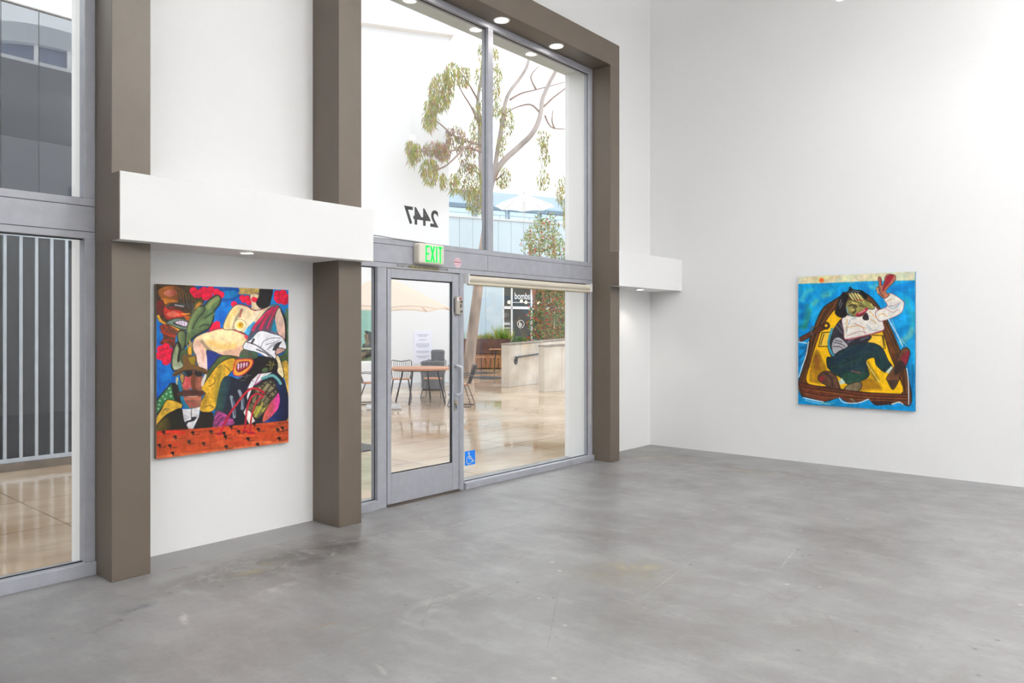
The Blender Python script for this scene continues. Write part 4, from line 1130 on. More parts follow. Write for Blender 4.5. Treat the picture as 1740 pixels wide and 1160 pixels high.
# bow board and waves
K.poly('Z', [(72, 902), (300, 945), (560, 975), (868, 990), (872, 1070), (800, 1048), (740, 1042), (640, 1068), (570, 1040), (440, 1052), (370, 1012), (260, 1042), (105, 1000)], (94, 44, 28), edge=(26, 16, 12), ew=1.2, amp=.4, smooth=False)
for q in ([(100, 935), (300, 970), (560, 1000), (860, 1010)], [(110, 970), (260, 1000), (360, 1000)], [(420, 1010), (600, 1020), (860, 1035)], [(200, 950), (460, 985)]):
    K.line('Z', q, 6, (40, 22, 16)); K.line('Z', [(x, y + 8) for x, y in q], 4, (150, 92, 40), op=.8)
K.poly('Z', [(60, 940), (100, 1010), (180, 1030), (260, 1046), (370, 1014), (410, 1048), (500, 1050), (575, 1026), (640, 1072), (740, 1068), (800, 1048), (870, 1075), (930, 1040), (930, 1130), (60, 1075)], (4, 138, 202), amp=.3)
K.poly('Z', [(600, 1040), (650, 1035), (760, 1040), (720, 1062), (640, 1066)], (54, 28, 26), amp=.4)
K.lines('Z', [[(145, 605), (128, 700), (100, 780), (74, 860)], [(105, 1012), (160, 1025), (250, 1042)], [(368, 1014), (400, 1046), (500, 1050), (580, 1022)], [(730, 440), (780, 530), (832, 636)], [(860, 800), (872, 900), (872, 1060)], [(750, 1060), (800, 1045), (830, 1060)], [(70, 605), (130, 615)]], 7, (226, 238, 244))
K.lines('Z', [[(755, 445), (800, 560), (860, 630)], [(120, 1030), (200, 1050), (300, 1060)], [(76, 580), (74, 610)]], 5, (150, 205, 225))
K.lines('Z', [[(450, 1020), (480, 1040)], [(240, 1050), (330, 1052)]], 8, (120, 190, 150), op=.6)
PW2, PH2 = 1.238, 1.494
p2 = tag(empty('painting', (XR, 3.20, 0.684)), 'large painting of a man lying in a yellow boat on blue water', 'painting')
MB().box(-0.0395, -0.002, -PW2, 0, 0, PH2).build('stretched_canvas', mat('blue_painted_edge', lin((70, 130, 160)), .8, noise=.3, nscale=20), p2)
K.mesh('painted_surface', pm, p2, lambda u, v: np.stack([np.full_like(u, -0.0402), -u * PW2, (1 - v) * PH2], 1))

# ------------------------------------------------------------------ outdoors
HEAD = ANG - math.pi / 2                                     # local +x to the photo's right, +y away from the camera
def wet_stone():
    m = bpy.data.materials.new('wet_tan_paving'); m.use_nodes = True
    nt = m.node_tree; L = nt.links.new; b = nt.nodes['Principled BSDF']
    geo = nt.nodes.new('ShaderNodeNewGeometry')
    def noise(sc, det=6, st=None):
        n = nt.nodes.new('ShaderNodeTexNoise'); n.inputs['Scale'].default_value = sc; n.inputs['Detail'].default_value = det
        if st:
            mp = nt.nodes.new('ShaderNodeMapping'); mp.inputs['Scale'].default_value = st
            L(geo.outputs['Position'], mp.inputs[0]); L(mp.outputs[0], n.inputs['Vector'])
        else: L(geo.outputs['Position'], n.inputs['Vector'])
        return n.outputs['Fac']
    r = nt.nodes.new('ShaderNodeValToRGB'); e = r.color_ramp.elements
    e[0].position = .32; e[0].color = (*lin((166, 138, 108)), 1); e[1].position = .68; e[1].color = (*lin((204, 184, 160)), 1)
    L(noise(0.9, 7), r.inputs[0])
    r2 = nt.nodes.new('ShaderNodeMix'); r2.data_type = 'RGBA'; r2.inputs[7].default_value = (*lin((154, 134, 112)), 1)
    mr = nt.nodes.new('ShaderNodeMapRange'); mr.inputs[1].default_value = .5; mr.inputs[2].default_value = .7; mr.inputs[4].default_value = .5
    L(noise(6, 6, (.35, 1, 1)), mr.inputs[0]); L(mr.outputs[0], r2.inputs[0]); L(r.outputs[0], r2.inputs[6]); L(r2.outputs[2], b.inputs['Base Color'])
    mr2 = nt.nodes.new('ShaderNodeMapRange'); mr2.inputs[1].default_value = .42; mr2.inputs[2].default_value = .58; mr2.inputs[3].default_value = .04; mr2.inputs[4].default_value = .2
    L(noise(0.55, 5), mr2.inputs[0]); L(mr2.outputs[0], b.inputs['Roughness'])
    bp = nt.nodes.new('ShaderNodeBump'); bp.inputs['Strength'].default_value = .12; bp.inputs['Distance'].default_value = .01
    L(noise(3.5, 3), bp.inputs['Height']); L(bp.outputs[0], b.inputs['Normal'])
    return m
M_wet = wet_stone()
M_joint = mat('wet_joint', lin((96, 84, 72)), 0.35)
gr = tag(MB().box(-40, 70, YO + 0.001, 80, -0.30, -0.022).build('floor_plaza', M_joint), kind='structure')
SX, SY = 1.84, 1.15
slab = MB().box(0.006, SX - 0.006, 0.006, SY - 0.006, -0.05, -0.012)
slab_me = None
for i in range(-2, 12):
    for j in range(0, 18):
        xx, yy = 0.35 + i * SX, 5.061 + 0.46 + j * SY + (0.229 if False else 0.229 - 0.229)
        if slab_me is None:
            o = slab.build('paving_slab', M_wet, gr); slab_me = o.data
        else:
            o = bpy.data.objects.new('paving_slab', slab_me); C.objects.link(o); o.parent = gr
        o.location = (xx, yy + 0.001, 0)
fr = MB()
xe, ye = 0.35 + 12 * SX, 5.521 + 18 * SY
fr.box(-40, 0.35 - 2 * SX, YO + .002, ye, -.05, -.012); fr.box(xe, 70, YO + .002, ye, -.05, -.012); fr.box(-40, 70, ye, 80, -.05, -.012)
tag(fr.build('distant_paving', M_wet, gr), kind='stuff')

# ---- glossy slate building and galvanised fence, seen through the left window
M_slate = glass_mat('glossy_slate_panel', base=0.27, under=lin((56, 61, 72)), gloss=(0.92, 0.96, 1.0))
YG = 9.95
sb = tag(empty('slate_panel_building', (0, YG, 0)), 'glossy slate grey panel building behind the bar fence', 'building')
MB().box(-8, 3.95, 0.012, 4.0, 0, 5.30).build('body', M_black, sb)
xsm = [2.975 + 0.381 * k for k in range(-30, 3)]
xsm = [-8] + [x for x in xsm if x > -7.9 and x < 3.9] + [3.95]
xsm = [x for i, x in enumerate(xsm) if i == 0 or i == len(xsm) - 1 or i % 1 == 0]
for a, b_ in zip(xsm[:-1], xsm[1:]):
    MB().box(a + .004, b_ - .004, 0, 0.01, 3.78, 5.31).build('glazed_panel', M_slate, sb)
    MB().box(a + .004, b_ - .004, 0, 0.01, 0, 2.70).build('wall_panel', mat('matte_slate', lin((60, 64, 72)), .75), sb)
    MB().box(a + .004, b_ - .004, 0, 0.01, 2.71, 3.775).build('middle_panel', mat('reflection_toned_slate', lin((76, 81, 91)), .75), sb)  # lighter than the lower panels: faint reflection painted into the matte colour
MB().box(-8, 3.95, -0.04, 4.0, 5.31, 5.36).build('coping', M_white, sb)
fe = tag(empty('bar_fence', (0, 9.62, 0)), 'pale galvanised fence of upright bars on a low kerb', 'fence')
M_galv = mat('galvanised_steel', lin((212, 222, 234)), 0.4, metal=0.3, noise=0.1, nscale=6)
for k in range(-60, 9):
    x = 2.5445 + 0.1541 * k
    if x > 3.85 or x < -6: continue
    MB().box(x - .015, x + .015, -.012, .012, .115, 2.62).build('bar', M_galv, fe)
MB().box(-6, 3.9, -.02, .02, .08, .125).build('bottom_rail', M_galv, fe)
MB().box(-6, 3.9, -.02, .02, 2.60, 2.645).build('top_rail', M_galv, fe)
MB().box(-6, 3.9, -.05, .31, -.02, .075).build('kerb', mat('stained_kerb', lin((128, 116, 104)), .7, noise=.3, nscale=5), fe)
# the rounded building across the street, mirrored in the slate panels
rbld = tag(empty('rounded_corner_building', (7.3, -10.1, 0)), 'pale round cornered building with ribbon windows, mirrored in the slate panels', 'building')
def rrect(inset):
    pts = []
    R = 2.2
    x0, y1 = inset, -inset
    for k in range(9):
        t = math.pi - k * math.pi / 16
        pts.append((x0 + R - inset * 0 + R * math.cos(t), y1 - R + R * math.sin(t)))
    pts += [(12, y1), (12, -10), (x0, -10)]
    return pts
M_conc = mat('pale_concrete', lin((186, 190, 194)), 0.8, noise=.1, nscale=1.5)
MB().prism(rrect(0), 11.72, 12.4, 'xy').build('parapet', M_conc, rbld)
MB().prism(rrect(0.25), 9.4, 11.72, 'xy').build('ribbon_window', mat('blue_dark_glazing', lin((70, 88, 124)), .2), rbld)
MB().prism(rrect(0), 0, 9.6, 'xy').build('lower_wall', M_conc, rbld)
for (x, y) in ((1.6, -.2), (2.6, -0.02), (6, -.02), (.02, -3.5)):
    MB().box(x, x + .12, y - .1, y, 9.6, 11.72).build('pillar', M_white, rbld)
for zz in (10.6, 10.9, 11.2, 11.5):
    MB().box(2.7, 12, -.1, -.04, zz, zz + .05).build('railing_bar', M_white, rbld)

# ---- white building
wb = tag(empty('white_building', world(21.1, (763 - CX) / F * 21.1, 0), ANG - math.radians(70)), 'tall white rendered building left across the plaza with high ledge', 'building')
M_fac = mat('white_render', (0.76, 0.76, 0.775), 0.85, bump=.1, bscale=20)
fw = MB()
WX0, WX1, WZ0, WZ1 = -4.4, -2.1, 0.66, 2.85
fw.box(-16, WX0, 0, .3, 0, 9.84); fw.box(WX1, 0, 0, .3, 0, 9.84)
fw.box(WX0, WX1, 0, .3, 0, WZ0); fw.box(WX0, WX1, 0, .3, WZ1, 9.84)
fw.box(-16, 0, .3, .31, 3.2, 9.84); fw.box(-.3, 0, .3, 5, 0, 9.84); fw.box(-16, -15.7, .3, 5, 0, 9.84); fw.box(-16, 0, 4.7, 5, 0, 9.84); fw.box(-15.7, -.3, .31, 4.7, 9.6, 9.84)
fw.build('wall', M_fac, wb)
MB().box(-16, 0.0, -.10, 0, -.012, .11).build('plinth', mat('grey_plinth', lin((214, 216, 220)), .6), wb)
MB().box(-16, 0.10, -.22, 5, 9.84, 10.08).build('ledge', mat('ledge_render', lin((238, 234, 230)), .8), wb)
MB().box(-15.7, -.3, .35, 4.9, 10.08, 13.2).build('upper_storey', mat('pale_teal_panel', lin((230, 246, 248)), .4), wb)
M_teal = glass_mat('pale_teal_glass', base=.12, under=lin((200, 236, 238)))
for k in range(14):
    x = -.35 - k * 1.08
    w_ = MB().box(x - 1.0, x - .04, .28, .34, 10.2, 12.9).build('window', M_white, wb)
    for (p0, p1) in ((-.94, -.62), (-.58, -.10)):
        MB().box(x + p0, x + p1, .265, .285, 10.25, 12.85).build('pane', M_teal, w_)
# café window
ww = MB()
ww.box(WX0, WX0 + .06, .02, .12, WZ0, WZ1); ww.box(WX1 - .06, WX1, .02, .12, WZ0, WZ1); ww.box(WX0, WX1, .02, .12, WZ1 - .06, WZ1); ww.box(WX0, WX1, .02, .12, WZ0, WZ0 + .05)
ww.box(-3.4, -3.34, .02, .12, WZ0, WZ1)
cw = ww.build('window_frame', M_white, wb)
MB().box(WX0 + .06, WX1 - .06, .06, .068, WZ0 + .05, WZ1 - .06).build('window_pane', glass_mat('teal_window_glass', (.88, .95, .94), .04), cw)
inn = MB()
inn.box(-5.2, -1.2, 2.6, 2.65, 0, 3.2); inn.box(-5.2, -1.2, .31, 2.6, 3.15, 3.2); inn.box(-5.25, -5.2, .31, 2.6, 0, 3.2); inn.box(-1.2, -1.15, .31, 2.6, 0, 3.2); inn.box(-5.2, -1.2, .31, 2.6, 0, .02)
inn.build('room_lining', mat('teal_room_paint', lin((186, 214, 208)), .7), wb)
MB().box(-5.0, -1.25, .32, .62, 1.02, 1.06).build('window_counter', mat('pale_wood_counter', lin((226, 204, 170)), .5), wb)

MB().box(-3.9, -2.3, .9, 1.3, 3.10, 3.15).build('cafe_fill_panel', mat('cafe_fill_glow', (1, 1, 1), .5, emit=(1, .97, .92), estr=22), wb)  # added unseen glowing panel that brightens the café interior
# ---- person on a stool behind that window
def skin_body(name, joints, edges, m, parent):
    me = bpy.data.meshes.new(name)
    me.from_pydata([j[:3] for j in joints], edges, [])
    o = bpy.data.objects.new(name, me); C.objects.link(o); o.parent = parent
    sk = o.modifiers.new('skin', 'SKIN')
    if not me.skin_vertices: me.skin_vertices.new()
    for i, j in enumerate(joints):
        me.skin_vertices[0].data[i].radius = (j[3], j[4] if len(j) > 4 else j[3])
    me.skin_vertices[0].data[0].use_root = True
    sd = o.modifiers.new('sub', 'SUBSURF'); sd.levels = 1; sd.render_levels = 2
    me.materials.append(m)
    return o
pe = tag(empty('person', wb.matrix_basis @ Vector((-2.12, .78, 0.02)), wb.rotation_euler.z + math.radians(200)), 'seated person in dark top and olive trousers inside the white building window', 'person')
SK = mat('skin_tone', lin((150, 108, 84)), .6)
J = [(0, 0, .66, .15), (0.02, 0, .86, .13, .16), (0.04, 0, 1.06, .12, .18), (0.05, 0, 1.17, .06), (.07, 0, 1.25, .05), (.09, 0, 1.37, .085, .075), (.08, 0, 1.44, .07),
     (.04, .19, 1.10, .055), (.08, .24, .86, .045), (.30, .20, .78, .035), (.40, .19, .80, .03),
     (.04, -.19, 1.10, .055), (.08, -.24, .86, .045), (.30, -.20, .78, .035), (.40, -.19, .80, .03),
     (.42, .10, .66, .08), (.44, .10, .30, .055), (.42, .10, .08, .04), (.56, .10, .05, .035),
     (.42, -.10, .66, .08), (.44, -.10, .30, .055), (.42, -.10, .08, .04), (.56, -.10, .05, .035)]
E_ = [(0, 1), (1, 2), (2, 3), (3, 4), (4, 5), (5, 6), (2, 7), (7, 8), (8, 9), (9, 10), (2, 11), (11, 12), (12, 13), (13, 14), (0, 15), (15, 16), (16, 17), (17, 18), (0, 19), (19, 20), (20, 21), (21, 22)]
skin_body('body', J, E_, SK, pe)
skin_body('dark_top', [(0, 0, .68, .165), (0.02, 0, .86, .15, .18), (0.04, 0, 1.06, .14, .2), (0.05, 0, 1.17, .075), (.04, .19, 1.10, .07), (.08, .24, .86, .058), (.28, .20, .785, .046), (.04, -.19, 1.10, .07), (.08, -.24, .86, .058), (.28, -.20, .785, .046)],
          [(0, 1), (1, 2), (2, 3), (2, 4), (4, 5), (5, 6), (2, 7), (7, 8), (8, 9)], mat('charcoal_knit', lin((38, 42, 46)), .9), pe)
skin_body('olive_trousers', [(0, 0, .66, .17), (.2, .10, .66, .11), (.42, .10, .65, .095), (.44, .10, .30, .07), (.42, .10, .12, .055), (.2, -.10, .66, .11), (.42, -.10, .65, .095), (.44, -.10, .30, .07), (.42, -.10, .12, .055)],
          [(0, 1), (1, 2), (2, 3), (3, 4), (0, 5), (5, 6), (6, 7), (7, 8)], mat('olive_cloth', lin((168, 164, 112)), .9), pe)
skin_body('dark_hair', [(.05, 0, 1.40, .10, .09), (.03, 0, 1.47, .085), (.0, 0, 1.30, .085), (-.01, 0, 1.14, .06)], [(0, 1), (0, 2), (2, 3)], mat('black_hair', lin((30, 26, 26)), .7), pe)
stl = tag(empty('bar_stool', wb.matrix_basis @ Vector((-2.12, .78, 0.02)), 0), 'low wooden stool under the seated person in the window', 'stool')
MB().lathe([(.17, .47), (.18, .49), (.17, .515)], n=20).build('seat', mat('tan_wood', lin((186, 140, 96)), .6, noise=.2, nscale=12), stl)
for k in range(4):
    t = math.pi / 4 + k * math.pi / 2
    MB().tube([(.12 * math.cos(t), .12 * math.sin(t), .48), (.2 * math.cos(t), .2 * math.sin(t), 0)], .014, 8).build('leg', M_black, stl)

# ---- notice on the white wall
def wbp(px, off):                                            # point on the white facade seen at pixel column px
    k = (px - CX) / F; lat0 = (763 - CX) / F * 21.1
    t = (lat0 - k * 21.1) / (0.342 * k - 0.94)
    return t
t0, t1 = wbp(703, 0), wbp(733, 0)
nt_ = tag(empty('wall_notice', wb.matrix_basis @ Vector((t0, -.012, .62)), wb.rotation_euler.z), 'pale lavender printed notice on the white wall behind the bins', 'notice')
MB().box(0, t1 - t0, 0, .012, 0, .90).build('sheet', mat('lavender_paper', lin((226, 226, 240)), .8), nt_)
pl_ = MB()
for k, (zz, hw) in enumerate(((.80, .17), (.76, .12), (.66, .10), (.54, .19), (.50, .19), (.46, .15), (.34, .19), (.30, .17), (.20, .19), (.16, .12))):
    c_ = (t1 - t0) / 2
    pl_.box(c_ - hw, c_ + hw, -.0015, 0, zz, zz + .014)
pl_.build('printed_lines', mat('grey_print', lin((150, 150, 168)), .8), nt_)

# ---- pale blue building with the shop
bb = tag(empty('blue_shop_building', world(31.8, (763 - CX) / F * 31.8, 0), ANG - math.atan2(.893, .45)), 'pale blue panelled building with a glazed shopfront and roof terrace', 'building')
M_bluew = mat('pale_blue_metal', lin((192, 208, 218)), .5, noise=.06, nscale=.8)
S0, S1, SZ = 2.6, 8.7, 3.7
core = MB()
core.box(-2, S0 - .01, .06, .4, 0, 6.38); core.box(S0 - .01, S1 + .01, .06, .4, SZ, 6.38); core.box(S1 + .01, 22, .06, .4, 0, 6.38); core.box(-2, 22, .4, 14, 6.1, 6.38)
core.build('wall', M_bluew, bb)
x = -2.0
while x < 22:
    x1 = x + .62
    low_ok = x1 <= S0 + .02 or x >= S1
    if low_ok: MB().box(x + .006, x1 - .006, 0, .06, .02, 3.69).build('wall_panel', M_bluew, bb)
    MB().box(x + .006, x1 - .006, 0, .06, 3.71, 6.4).build('wall_panel', M_bluew, bb)
    x = x1
MB().box(-2, 22, -.06, .4, 6.4, 6.48).build('coping', mat('pale_coping', lin((206, 206, 208)), .7), bb)
rl = MB()
rl.tube([(-2, .2, 6.66), (22, .2, 6.66)], .02, 6)
for k in range(16): rl.tube([(-2 + k * 1.5, .2, 6.48), (-2 + k * 1.5, .2, 6.66)], .015, 6)
rl.build('terrace_railing', mat('steel_rail', lin((150, 168, 180)), .4, metal=.4), bb)
us = MB().box(-2, 22, 6.2, 13, 6.38, 8.05)
us.build('upper_storey', mat('pale_upper_wall', lin((204, 218, 226)), .6), bb)
MB().box(-2.1, 22.3, 5.5, 13.4, 8.05, 8.75).build('roof_band', mat('grey_blue_fascia', lin((172, 188, 200)), .6), bb)
for k in range(12):
    xx = -1.9 + k * 1.95
    f_ = MB().box(xx, xx + 1.8, 6.14, 6.2, 6.5, 7.97).build('upper_window', mat('slate_frame', lin((128, 150, 166)), .5), bb)
    MB().box(xx + .07, xx + 1.73, 6.12, 6.15, 6.56, 7.9).build('pane', glass_mat('milky_green_glass', base=.15, under=lin((204, 224, 224))), f_)
# shopfront
M_sfr = mat('white_shop_frame', (.8, .8, .82), .4)
sf = MB()
for x in (S0, S0 + .42, S0 + 1.42, S0 + 2.6, S0 + 3.9, S0 + 5.2, S1 - .07):
    sf.box(x, x + .07, .1, .2, 0, SZ)
sf.box(S0, S1, .1, .2, 2.5, 2.62); sf.box(S0, S1, .1, .2, SZ - .08, SZ); sf.box(S0, S1, .1, .2, 0, .12)
sfo = sf.build('shopfront_frame', M_sfr, bb)
M_shopg = glass_mat('shop_glass', (.86, .88, .87), .025)
xs_ = [S0 + .07, S0 + .42, S0 + .49, S0 + 1.42, S0 + 1.49, S0 + 2.6, S0 + 2.67, S0 + 3.9, S0 + 3.97, S0 + 5.2, S0 + 5.27, S1 - .07]
for k in range(0, 12, 2):
    for z0, z1 in ((.12, 2.5), (2.62, SZ - .08)):
        MB().box(xs_[k], xs_[k + 1], .145, .152, z0, z1).build('shop_pane', M_shopg, sfo)
si = MB()
si.box(S0 - .5, S1 + .5, 3.2, 3.25, 0, SZ + .2); si.box(S0 - .5, S1 + .5, .4, 3.2, SZ + .1, SZ + .2); si.box(S0 - .55, S0 - .5, .4, 3.2, 0, SZ + .2); si.box(S1 + .5, S1 + .55, .4, 3.2, 0, SZ + .2); si.box(S0 - .5, S1 + .5, .2, 3.2, 0, .02)
si.build('shop_lining', mat('warm_shop_wall', lin((96, 74, 56)), .7, noise=.4, nscale=1.2, col2=lin((40, 56, 56))), bb)
MB().box(S0 + 1.0, S0 + 4.5, 2.2, 2.8, 0, 1.05).build('shop_counter', mat('dark_teal_counter', lin((40, 62, 66)), .6), bb)
M_bulb = mat('warm_bulb', (1, .8, .5), .4, emit=(1.0, .66, .32), estr=9)
for (x, y, z) in ((S0 + .08, 1.0, 2.80), (S0 + .30, 1.4, 2.76), (S0 + .75, 1.0, 2.84), (S0 + 1.05, 1.5, 2.86), (S0 + 1.35, .9, 2.90), (S0 + 1.8, 1.3, 2.86), (S0 + 2.3, 1.0, 2.84), (S0 + .35, 1.2, 3.12)):
    l_ = tag(empty('pendant_bulb', bb.matrix_basis @ Vector((x, y, z)), 0), 'warm glowing pendant bulb inside the shop', 'lamp', 'pendant bulbs in the shop')
    MB().lathe([(.01, -.07), (.05, -.04), (.062, 0), (.045, .045), (.015, .07)], n=12).build('bulb', M_bulb, l_)
    MB().tube([(0, 0, .07), (0, 0, SZ + .1 - z)], .008, 6).build('cord', M_black, l_)
# shop lettering
sg = MB()
for a_, b2, c_, d_ in ((S0 + .47, S0 + 2.5, 2.79, 2.815), (S0 + .47, S0 + .495, 2.79, SZ - .1), (S0 + .47, S0 + 2.5, SZ - .125, SZ - .1), (S0 + 2.475, S0 + 2.5, 2.79, SZ - .1)):
    sg.box(a_, b2, .138, .144, c_, d_)
sgo = sg.build('sign_outline', M_stw, sfo)
t_ = text_mesh('sign_lettering', 'bombsh', .42, M_stw, sfo, .003, bold=.004)
xs = [v.co.x for v in t_.data.vertices]
t_.scale = (0.92 / max(xs), 1, 1.0); t_.location = (S0 + .6, .135, 2.95)
t_ = text_mesh('door_number', '431', .26, mat('pale_grey_vinyl', lin((150, 150, 150)), .5), sfo, .003, bold=.004); t_.location = (S0 + .02, .135, 2.14); t_.scale = (.8, 1, 1)
t_ = text_mesh('door_logo_letter', 'b', .30, M_stw, sfo, .003, bold=.007); t_.location = (S0 + .83, .135, 1.72)
lg = MB().tube([(S0 + .92 + .17 * math.cos(k * .2618), .138, 1.83 + .17 * math.sin(k * .2618)) for k in range(24)], .012, 6, closed=True).build('door_logo_ring', M_stw, sfo)
for zz in (1.86, 1.80, 1.64):
    MB().box(S0 + .09, S0 + .38, .138, .143, zz, zz + .03).build('opening_hours_line', M_stw, sfo)

# terrace umbrella on the shop roof
def umbrella(name, loc, r, zr, za, zbase, col, label, n=8, base=None):
    t = tag(empty(name, loc), label, 'umbrella')
    cm = MB()
    vs = [(0, 0, za - zbase)]; fs = []
    for k in range(n):
        a0 = 2 * math.pi * k / n
        for j in range(4):
            a_ = a0 + 2 * math.pi / n * j / 4
            sag = 1 - .06 * math.sin(math.pi * j / 4)
            vs.append((r * sag * math.cos(a_), r * sag * math.sin(a_), zr - zbase + .05 * math.sin(math.pi * j / 4)))
    N = 4 * n
    for k in range(N): fs.append((0, 1 + k, 1 + (k + 1) % N))
    lo = len(vs)
    vs += [(x * 1.0, y * 1.0, z - .03) for (x, y, z) in vs[1:]]
    for k in range(N): fs.append((1 + k, lo + k, lo + (k + 1) % N, 1 + (k + 1) % N))
    cm.add(vs, fs)
    co = cm.build('canopy', col, t, recalc=False)
    
    MB().tube([(0, 0, .0), (0, 0, za - zbase + .06)], .022, 10).build('pole', mat('white_pole', lin((214, 206, 196)), .5), t)
    MB().lathe([(.03, za - zbase), (.035, za - zbase + .03), (.01, za - zbase + .08)], n=12).build('finial', mat('terracotta_finial', lin((200, 140, 110)), .6), t)
    for k in range(n):
        a_ = 2 * math.pi * k / n
        MB().tube([(0, 0, za - zbase - .02), (r * .97 * math.cos(a_), r * .97 * math.sin(a_), zr - zbase - .015)], .011, 5).build('rib', mat('pale_rib', lin((214, 190, 170)), .6), t)
    if base:
        MB().box(-base, base, -base, base, 0.0, .05).build('base_plate', mat('pale_metal_base', lin((206, 208, 212)), .3, metal=.2), t, bevel=.01)
        MB().lathe([(.035, .05), (.035, .3)], n=12).build('base_socket', mat('pale_metal_base'), t)
    return t
ul = P(891, 560, 35.0); ul.z = 6.38
def canvas_cloth(name, col):
    m = bpy.data.materials.new(name); m.use_nodes = True
    nt = m.node_tree; nt.nodes.remove(nt.nodes['Principled BSDF'])
    d = nt.nodes.new('ShaderNodeBsdfDiffuse'); t = nt.nodes.new('ShaderNodeBsdfTranslucent'); x = nt.nodes.new('ShaderNodeMixShader')
    d.inputs[0].default_value = (*col, 1); t.inputs[0].default_value = (*col, 1); x.inputs[0].default_value = .5
    nt.links.new(d.outputs[0], x.inputs[1]); nt.links.new(t.outputs[0], x.inputs[2])
    nt.links.new(x.outputs[0], nt.nodes['Material Output'].inputs['Surface'])
    return m
M_canv = canvas_cloth('white_canvas', (.8, .785, .78))
umbrella('terrace_umbrella', ul, 1.4, 7.36, 7.98, 6.38, M_canv, 'white umbrella open on the terrace above the shop')
us_ = G(652, 692); us_.z = -.012
u2 = umbrella('patio_umbrella', us_, 1.38, 1.97, 2.68, -.012, canvas_cloth('ecru_canvas', lin((240, 226, 214))), 'beige patio umbrella open beside the round table', base=.34)
u2.rotation_euler.z = HEAD + .2

# ---- patio table and wire chairs
M_wood = mat('orange_teak', lin((196, 136, 98)), .45, noise=.25, nscale=10, stretch=(1, 6, 6))
M_wire = mat('dark_wire', lin((58, 58, 62)), .4, metal=.3)
def round_table(loc, r, hgt, label, rz=0.0, nleg=4):
    t = tag(empty('round_table', loc, rz), label, 'table')
    n = 9; wd = 2 * r / n
    for k in range(n):
        y0, y1 = -r + k * wd + .004, -r + (k + 1) * wd - .004
        def xa(y): return math.sqrt(max(r * r - y * y, .0004))
        ysl = [y0 + (y1 - y0) * q / 4 for q in range(5)]
        poly = [(xa(y), y) for y in ysl] + [(-xa(y), y) for y in reversed(ysl)]
        MB().prism(poly, hgt - .035, hgt, 'xy').build('plank', M_wood, t)
    MB().tube([(r * .8 * math.cos(q * .393), r * .8 * math.sin(q * .393), hgt - .05) for q in range(16)], .014, 6, closed=True).build('support_ring', M_wire, t)
    for k in range(nleg):
        a_ = math.pi / 4 + k * 2 * math.pi / nleg
        MB().tube([(r * .55 * math.cos(a_), r * .55 * math.sin(a_), hgt - .04), (r * .8 * math.cos(a_), r * .8 * math.sin(a_), 0)], .019, 8).build('leg', M_wire, t)
    return t
tb = world(16.1, (714 - CX) / F * 16.1, -.012)
round_table(tb, .72, .76, 'round slatted teak patio table beside the beige umbrella', HEAD + .5)

def wire_chair(loc, rz, label, group):
    t = tag(empty('wire_chair', loc, rz), label, 'chair', group)
    poly = [(.21 * math.cos(k * .349) + .0, .22 * math.sin(k * .349)) for k in range(18)]
    MB().prism(poly, .435, .46, 'xy').build('seat', M_wood, t)
    fr_ = MB()
    fr_.tube([(-.17, -.20, .44), (-.26, -.235, .66), (-.30, -.235, .84), (-.315, -.20, .865), (-.315, 0, .835), (-.315, .20, .865), (-.30, .235, .84), (-.26, .235, .66), (-.17, .20, .44)], .010, 6)
    fr_.build('back_frame', M_wire, t)
    bw = MB()
    for k in range(9):
        y = -.17 + k * .0425
        bw.tube([(-.19, y * .9, .45), (-.26, y, .65), (-.315, y * 1.05, .845)], .0055, 5)
    bw.tube([(-.257, -.23, .64), (-.285, 0, .64), (-.257, .23, .64)], .0055, 5)
    bw.build('back_wires', M_wire, t)
    for s_ in (-1, 1):
        MB().tube([(-.255, s_ * .235, .65), (-.1, s_ * .28, .66), (.08, s_ * .285, .64), (.10, s_ * .27, .60), (.06, s_ * .22, .45)], .009, 6).build('arm', M_wire, t)
        MB().tube([(.10, s_ * .17, .44), (.22, s_ * .24, .012), (.20, s_ * .245, .009), (-.26, s_ * .245, .009), (-.27, s_ * .24, .02), (-.12, s_ * .17, .44)], .0095, 6).build('sled_leg', M_wire, t)
    return t
def gp(px, d, z=-.012): return world(d, (px - CX) / F * d, z)
CG = 'wire chairs at the round table'
wire_chair(gp(631, 15.9), HEAD + .15, 'wire chair with wood seat seen through the narrow sidelight pane', CG)
wire_chair(gp(681, 17.1), HEAD - math.pi / 2 + .1, 'wire chair behind the round table, directly before the blank white wall', CG)
wire_chair(gp(736, 17.3), HEAD - math.pi / 2 - .15, 'wire chair behind the round table, in front of the bins', CG)
wire_chair(gp(782, 15.4), HEAD + math.pi - .12, 'wire chair seen behind the door edge, right of the round table', CG)

# ---- bins
M_bin = mat('charcoal_bin', lin((84, 86, 92)), .6)
def bin_(loc, r, h, label):
    t = tag(empty('litter_bin', loc), label, 'bin', 'bins by the white wall')
    MB().lathe([(r * .93, .03), (r * .98, .05), (r, h * .9)], n=28).build('body', M_bin, t)
    MB().lathe([(r * .88, 0), (r * .88, .03)], n=28).build('foot', M_black, t)
    MB().lathe([(r * 1.03, h * .9), (r * 1.03, h * .96), (r * .8, h)], n=28).build('lid', M_bin, t)
    return t
bin_(gp(735.5, 19.5), .31, .77, 'wide low charcoal bin behind the round table')
bin_(gp(744, 20.45), .185, 1.03, 'taller slim charcoal bin against the white wall')

